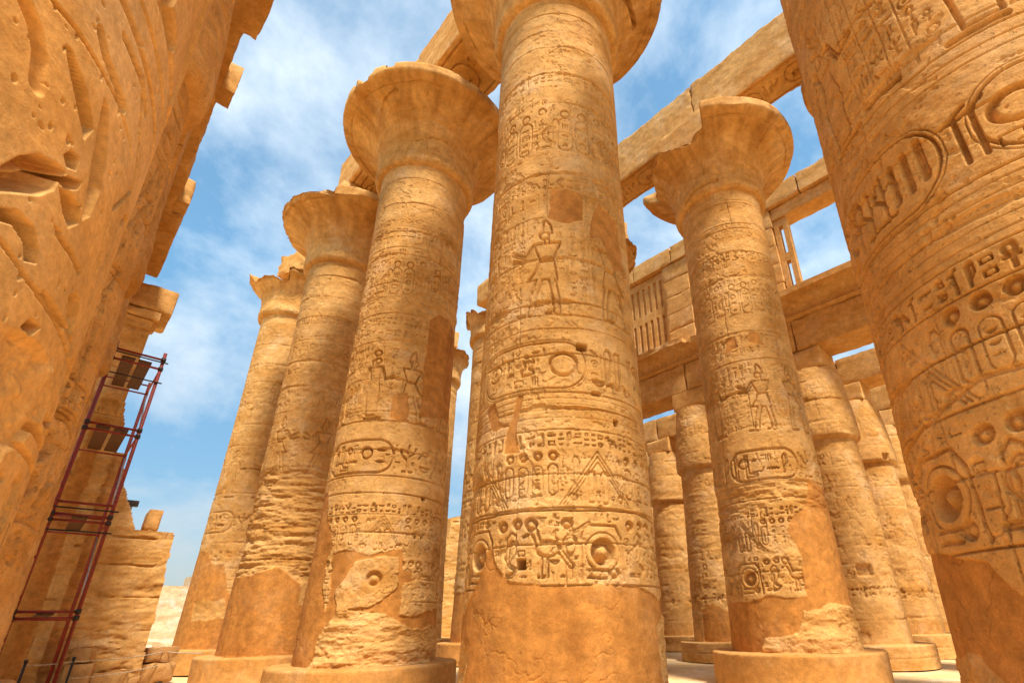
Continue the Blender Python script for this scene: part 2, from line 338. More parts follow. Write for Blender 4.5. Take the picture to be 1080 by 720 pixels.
class Field:
    """A carved surface: R is the relief (metres, negative is cut in) on a grid of s (to the right) and z (up)."""
    def __init__(self, s, z, seed):
        self.s, self.z = s, z
        self.R = np.zeros((len(z), len(s)), np.float32)
        self.P = np.zeros_like(self.R); self.T = np.zeros_like(self.R); self.W = np.zeros_like(self.R)
        self.rng = np.random.default_rng(seed); self.seed = seed; self.k = .55
    def box(self, x0, x1, y0, y1):
        return slice(*np.searchsorted(self.s, (x0, x1))), slice(*np.searchsorted(self.z, (y0, y1)))
    def cut(self, prims, D=0.02, e=0.012, body=0.75, w=None, grow=0.0):
        x0, x1, y0, y1 = bounds(prims); a, b = self.box(x0, x1, y0, y1)
        if a.stop-a.start < 2 or b.stop-b.start < 2: return
        X, Y = np.meshgrid(self.s[a], self.z[b])
        d = -sdf(prims, X, Y)+grow; g = e*self.k
        h = -D*sm(-.15*g, .85*g, d)*(1-body*sm(g*0.9, w or e*3.2, d))
        self.R[b, a] = np.minimum(self.R[b, a], h)
    def glyph(self, name, s, z, size, D, e, flip=False, fit=None, grow=0.0):
        w, pr_ = G[name]; sx = size if fit is None else min(size, fit/w)
        self.cut(xf(pr_, sx, size, s+(w*sx if flip else 0), z, flip), D, e, grow=grow)
        return w*sx
    def text(self, s0, s1, z0, z1, D=0.018, e=0.012, lines=True, gap=0.08, grow=0.004):
        s = s0; H = z1-z0; r = self.rng
        while s < s1-H*0.3:
            k = r.random()
            if k < 0.42:
                n = ['reed', 'bird', 'owl', 'feather', 'man', 'ankh', 'djed', 'was', 'foot', 'beetle', 'sedge', 'cobra', 'pillar'][r.integers(13)]
                s += self.glyph(n, s, z0+H*.08, H*.84, D, e, r.random() < .3, grow=grow)+H*gap
            else:
                m_ = r.integers(2, 4); ns = [['water', 'loaf', 'basket', 'eye', 'snake', 'mouth', 'disk', 'house', 'strokes', 'arm'][r.integers(10)] for _ in range(m_)]
                hh = H*.86/m_; W = max(G[n][0]*hh for n in ns)*1.0
                for q, n in enumerate(ns):
                    ww = G[n][0]*hh; self.glyph(n, s+(W-ww)/2, z0+H*.07+q*hh, hh*.95, D, e, grow=grow)
                s += W+H*gap
        if lines:
            self.hline(z0-.01, s0, s1, .010, D*.6); self.hline(z1+.01, s0, s1, .010, D*.6)
    def columns_text(self, s0, s1, z0, z1, cw=0.28, D=0.014, e=0.01):
        s = s0; r = self.rng
        while s < s1:
            z = z1-.03
            self.cut([('l', [(s, z0), (s, z1)], .009)], D*.6, .006, 0)
            while z > z0+.1:
                n = GL[r.integers(len(GL))]; w = G[n][0]; h = cw*.8/max(w, .55)
                h = min(h, cw*1.0)
                if z-h < z0: break
                self.glyph(n, s+(cw-w*h)/2, z-h, h, D, e, grow=.003); z -= h*1.06
            s += cw
    def hline(self, z, s0, s1, w, D):
        self.cut([('l', [(s0, z), (s1, z)], w)], D, w, 0)
    def fill(self, z0, z1, size, D, e=.012, dens=.85, a=None, b=None):
        """Small signs wherever a band is still blank."""
        r = self.rng; a = self.s[0] if a is None else a; b = self.s[-1] if b is None else b
        z = z0
        while z+size <= z1+.02:
            x = a+r.uniform(0, size)
            while x < b:
                p, q = self.box(x-.01, x+size*.8, z, z+size)
                blk = self.R[q, p]
                if blk.size > 8 and blk.min() > -.004 and r.random() < dens:
                    n = GL[r.integers(len(GL))]; w = G[n][0]; h = min(size*.92, size*.8/w)
                    self.glyph(n, x, z+(size-h)/2, h, D*r.uniform(.7, 1.3), e, r.random() < .4, grow=.003)
                    x += max(w*h, size*.5)+size*.15
                else: x += size*.22
            z += size*1.06
    def cart_h(self, s0, s1, z0, z1, D, e):
        H = z1-z0
        self.cut([('b', (s0+s1)/2, (z0+z1)/2, (s1-s0)/2, H/2, H*.48, H*.035)], D*.8, e*.7, .3)
        s = s0+H*.28; r = self.rng
        while s < s1-H*.5:
            k = r.random()
            if k < .35: s += self.glyph(['man', 'reed', 'cobra', 'bird', 'feather', 'djed'][r.integers(6)], s, z0+H*.16, H*.68, D, e)+H*.05
            elif k < .6: s += self.glyph('disk', s, z0+H*.32, H*.55, D*1.3, e)+H*.05
            else:
                a = ['water', 'basket', 'house', 'snake', 'mouth', 'strokes'][r.integers(6)]; b = ['loaf', 'disk', 'eye', 'strokes', 'mouth'][r.integers(5)]
                w1 = self.glyph(a, s, z0+H*.14, H*.38, D, e); w2 = self.glyph(b, s, z0+H*.52, H*.34, D, e)
                s += max(w1, w2)+H*.05
    def cart_v(self, s, z0, W, H, D, e, disk=True):
        self.cut([('b', s, z0+H/2, W/2, H/2, W*.48, W*.05)], D*.8, e*.7, .3)
        z = z0+H*.86
        while z > z0+W*.5:
            n = ['disk', 'loaf', 'water', 'basket', 'eye', 'mouth', 'beetle', 'bird', 'strokes', 'house'][self.rng.integers(10)]
            w = G[n][0]; h = W*.62/max(w, .8); self.glyph(n, s-w*h/2, z-h, h, D, e); z -= h*1.02
        self.cut([('f', s, z0-W*.08, W*.5, W*.06, W*.02)], D*.7, e*.6, .2)
        if disk: self.cut([('e', s, z0+H+W*.42, W*.36, W*.36)], D*1.5, e*1.2, .9)
    def king(self, s, z, H, D, e, flip=False, q=False, wx=1.0):
        self.cut(xf(QUEEN if q else KING, H*wx, H, s, z, flip), D, e, .8, e*3)
    def bigdisk(self, s, z, r, D=.09):
        self.cut([('e', s, z, r, r)], D, r*.32, .85, r*1.0)
        self.cut([('r', s, z, r*1.38, r*1.38, r*.07)], D*.25, r*.08, .2)
    # ---- weathering
    def joints(self, zs, D=.03, w=.014, vert=True):
        S, r = self.s, self.rng
        for i, z0 in enumerate(zs):
            wob = (fbm(S, np.array([z0]), .9, self.seed+i, 4)[0])*.12
            chip = np.clip(fbm(S, np.array([z0*3]), 1.3, self.seed+40+i, 4)[0]-.02, 0, 1)*.30
            b = slice(*np.searchsorted(self.z, (z0-.3, z0+.3)))
            Y = self.z[b][:, None]; d = np.abs(Y-z0-wob[None, :]*.6)-w*.7-chip[None, :]*.8
            amt = np.clip(.45+fbm(S, np.array([z0]), .5, self.seed+7*i, 3)[0]*2.2, .32, 1)
            self.W[b] = np.minimum(self.W[b], -D*amt[None, :]*sm(.012, -.008, d))
            if i+1 < len(zs):
                bb = slice(*np.searchsorted(self.z, (z0, zs[i+1]))); self.T[bb] = r.uniform(0, .20)
            if vert and i+1 < len(zs):
                for k in range(3):
                    sv = r.uniform(S[0], S[-1]); z1 = zs[i+1]
                    self.cut([('l', [(sv, z0), (sv+r.normal(0, .015), (z0+z1)/2), (sv+r.normal(0, .02), z1)], .012)], D*.55, .01, 0)
    def erode(self, amount, freq, thr, z0, z1, depth):
        m_ = fbm(self.s, self.z, freq, self.seed+90, 5); win = sm(z0, z0+.25, self.z)*sm(z1, z1-.25, self.z)
        a = sm(thr, thr+.12, m_+.0)*win[:, None]*amount
        lay = fbm(self.s, self.z, 1.6, self.seed+99, 5, fz=7.0, rough=.6)
        self.R = self.R*(1-a*.9)
        self.W = self.W + a*(lay*depth*2 - depth*.5)
        return a
    def plaster(self, pts, smooth_=.06, jag=.14, proud=-.022, val=1.0):
        xs = [p[0] for p in pts]; ys = [p[1] for p in pts]
        a, b = self.box(min(xs)-.6, max(xs)+.6, min(ys)-.6, max(ys)+.6)
        X, Y = np.meshgrid(self.s[a], self.z[b])
        d = -sd_poly(X, Y, pts)
        n1_ = fbm(self.s[a], self.z[b], 1.6, self.seed+55, 5, rough=.6)
        m_ = sm(-.012, .012, d + n1_*jag*2.2)
        self.P[b, a] = np.maximum(self.P[b, a], m_*val)
        und = fbm(self.s[a], self.z[b], .9, self.seed+66, 3)*.03
        self.Pp = proud
        self.R[b, a] = self.R[b, a]*(1-m_)
        self.W[b, a] = self.W[b, a]*(1-m_) + m_*(proud+und)
    def unplaster(self, pts, jag=.12):
        xs = [p[0] for p in pts]; ys = [p[1] for p in pts]
        a, b = self.box(min(xs)-.4, max(xs)+.4, min(ys)-.4, max(ys)+.4)
        X, Y = np.meshgrid(self.s[a], self.z[b])
        d = -sd_poly(X, Y, pts) + fbm(self.s[a], self.z[b], 1.8, self.seed+57, 5, rough=.6)*jag*2.2
        m_ = sm(-.012, .012, d)
        return (b, a, m_)
    def hole(self, s, z, w, h, D=.16):
        a, b = self.box(s-w, s+w, z-h, z+h)
        X, Y = np.meshgrid(self.s[a], self.z[b])
        d = -sd_rbox(X, Y, s, z, w/2, h/2, min(w, h)*.2)
        self.W[b, a] = np.minimum(self.W[b, a], -D*sm(0, .03, d))
    def height(self, rough=1.0, low=1.0):
        s, z = self.s, self.z
        pl = 1-self.P*.8
        n_ = fbm(s, z, 1.1, self.seed+1, 4)*.03*low + fbm(s, z, 9, self.seed+2, 4, fz=14, rough=.6)*.016*rough
        # speckled losses: small pits
        pit = sm(.20, .32, fbm(s, z, 5.0, self.seed+5, 4))*.02
        # edges of the carving worn by noise
        wear = .75+.5*sm(-.2, .2, fbm(s, z, 1.3, self.seed+3, 3))
        fl = fbm(s, z, .8, self.seed+6, 6, rough=.6); f2 = fbm(s, z, 2.3, self.seed+8, 5, rough=.62)
        flake = -.016*sm(.10, .108, fl)-.012*sm(.17, .176, fl)-.009*sm(.15, .16, f2)
        ck = np.abs(fbm(s, z, .55, self.seed+12, 6, rough=.58)); ckm = sm(.03, .14, fbm(s, z, .4, self.seed+13, 3))
        crack = -.018*sm(.010, .003, ck)*ckm
        hair = -.010*sm(.008, .002, np.abs(fbm(s, z, .9, self.seed+21, 5, rough=.6)))
        trow = fbm(s, z, 2.6, self.seed+22, 4, fz=3.6)*.018
        self.T = self.T+np.clip(fbm(s, z, .8, self.seed+31, 5, fz=.4, rough=.6)*1.7-.20, 0, .5)
        self.T = np.clip(self.T*(1-self.P) + self.P*np.clip(fbm(s, z, 2.2, self.seed+23, 4, fz=.45)*1.6+fbm(s, z, .5, self.seed+24, 4)*1.0, 0, .5), 0, 1)
        return self.R*wear + self.W + self.P*(hair+trow) + (n_-pit*rough+(flake+crack)*min(rough, 1))*pl

# ------------------------------------------------------------------ surfaces of revolution
def thetas(tc, dense, du, R, coarse=0.12):
    nd = int(2*dense*R/du); a = np.linspace(-dense, dense, nd)
    nc = max(4, int((2*math.pi-2*dense)*R/coarse)); b = np.linspace(dense, 2*math.pi-dense, nc+1)[1:-1]
    rel = np.concatenate([a, b]); rel = np.where(rel > math.pi, rel-2*math.pi, rel)
    o = np.argsort(rel); rel = rel[o]
    return rel
def revolve(name, r, z, th, H, mat, parent, nr=None, nz=None, P=None, T=None, top=True, bottom=False, rz=0.0, clampR=None, clampZ=None):
    """r, z: profile arrays; th: angles; H[len(z), len(th)] outward displacement (along nr, nz)."""
    nr = np.ones_like(r) if nr is None else nr; nz = np.zeros_like(r) if nz is None else nz
    RR = r[:, None]+H*nr[:, None]; ZZ = z[:, None]+H*nz[:, None]
    if clampR is not None: RR = np.minimum(RR, clampR)
    if clampZ is not None: ZZ = np.minimum(ZZ, clampZ)
    X = RR*np.cos(th)[None, :]; Y = RR*np.sin(th)[None, :]
    V = np.stack([X, Y, np.broadcast_to(ZZ, X.shape)], -1).reshape(-1, 3)
    m_, n_ = len(z), len(th)
    i = np.arange(m_-1)[:, None]*n_; j = np.arange(n_)[None, :]; j2 = (j+1) % n_
    F = np.stack([i+j, i+j2, i+n_+j2, i+n_+j], -1).reshape(-1, 4)
    at = {}
    if P is not None: at['plaster'] = P.ravel()
    if T is not None: at['stain'] = T.ravel()
    extra = []
    if top or bottom:
        for do, row, zz in ((top, m_-1, z[-1]), (bottom, 0, z[0])):
            if not do: continue
            V = np.vstack([V, [[0, 0, zz]]]); c = len(V)-1; jj = np.arange(n_); k = (jj+1) % n_
            extra.append(np.stack([row*n_+jj, row*n_+k, np.full(n_, c), np.full(n_, c)], -1))
            for a in at: at[a] = np.append(at[a], at[a][-1])
    o = mesh_obj_tri(name, V, F, extra, mat, parent, at)
    return o
def mesh_obj_tri(name, V, Q, extra, mat, parent, at):
    me = bpy.data.meshes.new(name)
    tri = np.concatenate([e[:, :3] for e in extra]) if extra else np.zeros((0, 3), int)
    V = np.asarray(V, np.float32)
    me.vertices.add(len(V)); me.vertices.foreach_set('co', V.ravel())
    nl = Q.size+tri.size; me.loops.add(nl)
    me.loops.foreach_set('vertex_index', np.concatenate([Q.ravel(), tri.ravel()]).astype(np.int32))
    me.polygons.add(len(Q)+len(tri))
    st = np.concatenate([np.arange(len(Q))*4, Q.size+np.arange(len(tri))*3]).astype(np.int32)
    me.polygons.foreach_set('loop_start', st)
    me.polygons.foreach_set('use_smooth', np.concatenate([np.ones(len(Q), bool), np.zeros(len(tri), bool)]))
    me.update(calc_edges=True)
    for an, av in at.items():
        a = me.attributes.new(an, 'FLOAT', 'POINT'); a.data.foreach_set('value', np.asarray(av, np.float32))
    me.materials.append(mat)
    o = bpy.data.objects.new(name, me); COL.objects.link(o); o.parent = parent
    return o
def zs_grid(*segs):                                   # (z0, z1, step), ...
    out = []
    for a, b, st in segs: out.append(np.arange(a, b-1e-6, st))
    out.append(np.array([segs[-1][1]])); return np.concatenate(out)

# ------------------------------------------------------------------ stone blocks
def block(name, size, mat, parent=None, d=0.12, amp=0.02, wear=0.05, seed=1, loc=(0, 0, 0), rz=0.0, fields=None, fine=0.006, shape=None):
    """A hewn block centred on x, y with its bottom at z = 0: gridded faces, uneven, worn along its edges."""
    lx, ly, lz = size
    n = [max(2, int(round(q/d))) for q in size]
    ids = np.full((n[0]+1, n[1]+1, n[2]+1), -1)
    I, J, K = np.meshgrid(*[np.arange(q+1) for q in n], indexing='ij')
    surf = (I == 0) | (I == n[0]) | (J == 0) | (J == n[1]) | (K == 0) | (K == n[2])
    ids[surf] = np.arange(surf.sum())
    P = np.stack([I[surf]/n[0]*lx-lx/2, J[surf]/n[1]*ly-ly/2, K[surf]/n[2]*lz], -1)
    half = np.array([lx/2, ly/2, lz/2]); Q = P-np.array([0, 0, lz/2])
    fd = half-np.abs(Q)
    near = np.exp(-fd/max(wear*2.2, 1e-4))
    srt = np.sort(fd, 1); edge = np.exp(-srt[:, 1]/max(wear*1.6, 1e-4))
    W = P+np.array(loc)
    nz_ = fbm3(W, 1.7, seed, 4)+.5
    pull = edge*wear*np.clip(.25+2.6*(nz_-.42), 0.12, 2.2)
    D_ = -np.sign(Q)*near*pull[:, None]
    nrm = np.sign(Q)*(fd < 1e-6); nrm = nrm/np.maximum(np.linalg.norm(nrm, axis=1, keepdims=True), 1e-6)
    disp = fbm3(W, .9, seed+5, 4)*amp*2+fbm3(W, 5, seed+8, 3)*fine*2
    if fields is not None:
        for (ax, sgn, fn) in fields:
            msk = (np.abs(fd[:, ax]) < 1e-6) & (np.sign(Q[:, ax]) == sgn)
            disp[msk] += fn(P[msk])
    P2 = P+D_+nrm*disp[:, None]
    if shape is not None: P2 = shape(P2)
    if rz:
        c, s = math.cos(rz), math.sin(rz); P2 = np.stack([P2[:, 0]*c-P2[:, 1]*s, P2[:, 0]*s+P2[:, 1]*c, P2[:, 2]], -1)
    P2 = P2+np.array(loc)
    faces = []
    def quad(a, b, c, d_): faces.append(np.stack([a.ravel(), b.ravel(), c.ravel(), d_.ravel()], -1))
    for k, flip in ((0, True), (n[2], False)):
        s = ids[:, :, k]; q = (s[:-1, :-1], s[1:, :-1], s[1:, 1:], s[:-1, 1:]); quad(*(q[::-1] if flip else q))
    for k, flip in ((0, False), (n[1], True)):
        s = ids[:, k, :]; q = (s[:-1, :-1], s[1:, :-1], s[1:, 1:], s[:-1, 1:]); quad(*(q[::-1] if flip else q))
    for k, flip in ((0, True), (n[0], False)):
        s = ids[k, :, :]; q = (s[:-1, :-1], s[1:, :-1], s[1:, 1:], s[:-1, 1:]); quad(*(q[::-1] if flip else q))
    o = mesh_obj(name, P2, np.concatenate(faces), mat, parent, smooth=True)
    o.data.set_sharp_from_angle(angle=math.radians(38))
    return o
def tube(name, a, b, r, mat, parent=None, seg=10):
    a, b = Vector(a), Vector(b); d = (b-a).normalized()
    u = d.orthogonal().normalized(); w = d.cross(u)
    V, F = [], []
    for p in (a, b):
        for k in range(seg):
            t = 2*math.pi*k/seg; V.append(p+u*(r*math.cos(t))+w*(r*math.sin(t)))
    for k in range(seg): F.append((k, (k+1) % seg, seg+(k+1) % seg, seg+k))
    for k in range(1, seg-1, 2):
        F.append((0, k+1 if k+1 < seg else 0, k, 0) if False else (k+1 if k+1 < seg else 0, k, 0, 0))
    F = [f for f in F if len(set(f)) == 4]
    V += [a, b]; ca, cb = 2*seg, 2*seg+1
    tri = []
    for k in range(seg):
        tri.append((ca, (k+1) % seg, k)); tri.append((cb, seg+k, seg+(k+1) % seg))
    me = bpy.data.meshes.new(name); me.from_pydata([tuple(v) for v in V], [], F+tri); me.update()
    me.polygons.foreach_set('use_smooth', [len(p.vertices) == 4 for p in me.polygons])
    me.materials.append(mat)
    o = bpy.data.objects.new(name, me); COL.objects.link(o)
    if parent: o.parent = parent
    return o

# ================================================================== THE SETTING
def ground():
    n = 60
    g = np.concatenate([-np.geomspace(400, 30, 16), np.linspace(-28, 40, 120), np.geomspace(42, 500, 18)])
    X, Y = np.meshgrid(g, g); P = np.stack([X.ravel(), Y.ravel(), np.zeros(X.size)], -1)
    P[:, 2] = fbm3(P, .35, 3, 4)*.10 - .05
    k = len(g); i = np.arange(k-1)[:, None]*k; j = np.arange(k-1)[None, :]
    F = np.stack([i+j, i+j+1, i+k+j+1, i+k+j], -1).reshape(-1, 4)
    o = mesh_obj('ground', P, F, GROUND, None, True); o['kind'] = 'structure'
ground()

# ================================================================== THE GREAT COLUMNS
CAMXY = np.array([-6.41183, -6.61306])
R0 = 1.62
ZP, ZN, ZR = -0.926, 14.46, 17.2                # plinth top, neck, rim top, relative to the eye
def r_great(z): return 1.75-0.0326*(z+3)+0.00109*(z+3)**2
def profile(pts, n):
    pts = np.array(pts, float); d = np.concatenate([[0], np.cumsum(np.hypot(*np.diff(pts, axis=0).T))])
    t = np.linspace(0, d[-1], n); return np.interp(t, d, pts[:, 0]), np.interp(t, d, pts[:, 1]), t
def normals(r, z):
    dr, dz = np.gradient(r), np.gradient(z); l = np.hypot(dr, dz)+1e-9
    return dz/l, -dr/l

def carve_great(F, sm_, cart=None, chev=None, figs=None, signs=None):
    r = F.rng; a, b = -sm_, sm_
    ph = r.uniform(-1.3, 0)
    chev = r.uniform(-1, 1) if chev is None else chev; cart = r.uniform(-3.8, 0) if cart is None else cart
    # neck ties and bands of lines
    for z in np.arange(12.25, 14.35, .27): F.hline(z, a, b, .014, .02)
    F.text(a, b, 11.15, 11.62, .028, .013); F.text(a, b, 10.98-.05, 11.10, .010, .01, False)
    for z in (11.75, 11.9, 12.05): F.hline(z, a, b, .010, .012)
    # tall cartouches under sun discs
    s = a+ph
    while s < b:
        for q in (0, .42):
            F.cart_v(s+q, 9.05, .34, .95, .030, .013)
        F.glyph('cobra', s+.66, 9.1, .75, .028, .013); F.glyph('feather', s+1.02, 9.3, .7, .025, .013); F.glyph('disk', s+.72, 10.1, .3, .035, .014)
        F.glyph(GL[r.integers(len(GL))], s-.02, 10.42, .36, .026, .012); F.glyph(GL[r.integers(len(GL))], s+.5, 10.45, .33, .026, .012)
        s += 1.38
    F.hline(8.93, a, b, .012, .018); F.hline(10.82, a, b, .012, .018)
    for z in (8.42, 8.55, 8.68, 8.80): F.hline(z, a, b, .010, .014)
    # the offering scene and its columns of writing
    F.columns_text(a, b, 7.4, 7.85, .26, .026, .012); F.text(a, b, 7.92, 8.3, .026, .012)
    if figs is None:
        figs = []; s = a+r.uniform(0, .5); fl = True
        while s < b: figs.append((s, fl, r.random() < .3)); s += 1.05 if fl else 1.7; fl = not fl
    for (s, fl, q) in figs: F.king(s, 4.98, 2.08, .065, .022, fl, q, 1.15)
    ss = sorted(q[0] for q in figs); ss = [a-.5]+ss+[b+.5]
    for s0, s1 in zip(ss[:-1], ss[1:]):
        if s1-s0 > .95:
            k = s0+.42 if s0 > a else a
            F.columns_text(k, s1-.5, 5.3 if r.random() < .5 else 6.0, 7.25, .22, .022, .010)
    F.hline(4.95, a, b, .016, .03); F.hline(4.80, a, b, .010, .014); F.hline(4.68, a, b, .010, .014)
    # the frieze of great names
    if signs:
        for (p0, p1) in signs[0]:
            F.cut([('b', (p0+p1)/2, 3.96, (p1-p0)/2, .44, .42, .016)], .045, .018, .2); F.cut([('b', (p0+p1)/2, 3.96, (p1-p0)/2+.05, .49, .47, .007)], .018, .012, 0)
        for q in signs[1]: F.glyph(q[0], q[1], q[2], q[3], .058, .022, *q[4:])
        for p in signs[2]: F.cut([p], .06, .024, .88, .09)
    s = cart if not signs else 99
    while s > a and not signs: s -= 3.9
    while s < b:
        F.cart_h(s, s+2.05, 3.52, 4.40, .065, .022)
        q = s+2.2
        for n, w in (('sedge', 1), ('basket', 0), ('pillar', 1), ('reed', 1), ('pillar', 1), ('foot', 1)):
            if w: q += F.glyph(n, q, 3.55, .8, .05, .024)+.06
            else: F.glyph('bird', q, 3.9, .5, .045, .02); q += F.glyph(n, q, 3.52, .45, .045, .022)+.06
        s += 3.9
    F.hline(3.44, a, b, .016, .03)
    for z in (2.86, 2.98, 3.10, 3.22, 3.33): F.hline(z, a, b, .009, .012)
    F.text(a, b, 2.46, 2.76, .045, .018, grow=.008)
    # plant chevrons with discs over ringed names
    s = chev-2.1*int((chev-a)/2.1+1); Z0 = 1.56
    while s < b:
        for w in (0, .09, .18):
            F.cut([('l', [(s-.62+w*.6, Z0), (s, Z0+.86-w), (s+.62-w*.6, Z0)], .012)], .02, .012, 0)
        F.cut([('f', s-.12, Z0+.28, .085, .27, .08)], .03, .02, .85); F.cut([('f', s+.12, Z0+.28, .085, .27, .08)], .03, .02, .85)
        for q in (-.42, .42): F.cut([('e', s+q, Z0+.12, .09, .07)], .03, .02)
        for k in range(4):
            x = s+.62+k*.25
            F.cut([('e', x, Z0+.78, .085, .085)], .05, .026, .85)
            if k in (1, 2): F.cart_v(x, Z0+.16, .17, .46, .026, .012, False)
            else:
                F.cut([('b', x, Z0+.40, .075, .24, .07, .016)], .03, .014, .4); F.cut([('e', x, Z0+.34, .03, .14)], .02, .014)
        for q in (-.78, -.70, .52): F.cut([('l', [(s+q, Z0+.02), (s+q*.9, Z0+.8)], .008)], .014, .012, 0)
        F.glyph('feather', s-.46, Z0+.28, .5, .024, .012); F.glyph('feather', s+.30, Z0+.28, .5, .024, .012, True); F.glyph('beetle', s-.12, Z0-.02, .28, .024, .012)
        s += 2.1
    F.hline(1.52, a, b, .014, .026)
    # lapwings, cobras and great discs
    s = chev-2.1*int((chev-a)/2.1+1); Z0 = .48
    while s < b:
        F.bigdisk(s+.02, Z0+.40, .20, .11)
        F.cut([('l', [(s-.34, Z0), (s-.32, Z0+.6), (s-.2, Z0+.78), (s+.24, Z0+.78), (s+.34, Z0+.6), (s+.36, Z0)], .022)], .035, .016, .2)
        F.cut([('e', s+.20, Z0+.10, .085, .085)], .04, .02, .6); F.cut([('l', [(s-.22, Z0+.04), (s+.1, Z0+.03), (s+.1, Z0+.14), (s-.2, Z0+.14)], .02)], .03, .012, .2)
        for q in (-.52, .55): F.cut([('e', s+q, Z0+.80, .10, .09)], .05, .03, .85)
        F.glyph('ankh', s-.66, Z0+.02, .62, .035, .018); F.glyph('cobra', s+.44, Z0+.05, .6, .035, .018)
        x = s+.98
        F.glyph('bird', x-.1, Z0+.02, .82, .05, .022, True); F.cut([('e', x+.05, Z0+.80, .11, .11)], .05, .03, .85); F.cut([('e', x-.17, Z0+.82, .09, .09)], .05, .03, .8)
        F.glyph('was', x+.62, Z0, .85, .03, .016); F.glyph('disk', x+.55, Z0+.6, .2, .03, .016)
        F.columns_text(x+.32, x+.60, Z0+.04, Z0+.98, .2, .03, .012); F.glyph('reed', x-.42, Z0+.03, .7, .03, .014); F.glyph('loaf', x+.3, Z0+.72, .22, .03, .014)
        s += 2.1
    F.hline(.42, a, b, .014, .03)
    for (z0, z1, sz, D) in ((.47, 1.46, .155, .022), (1.60, 2.40, .125, .018), (3.52, 4.40, .19, .028), (5.05, 7.28, .19, .017), (8.98, 10.75, .20, .020), (11.15, 11.65, .2, .018)):
        F.fill(z0, z1, sz, D, .012, .8, a, b)

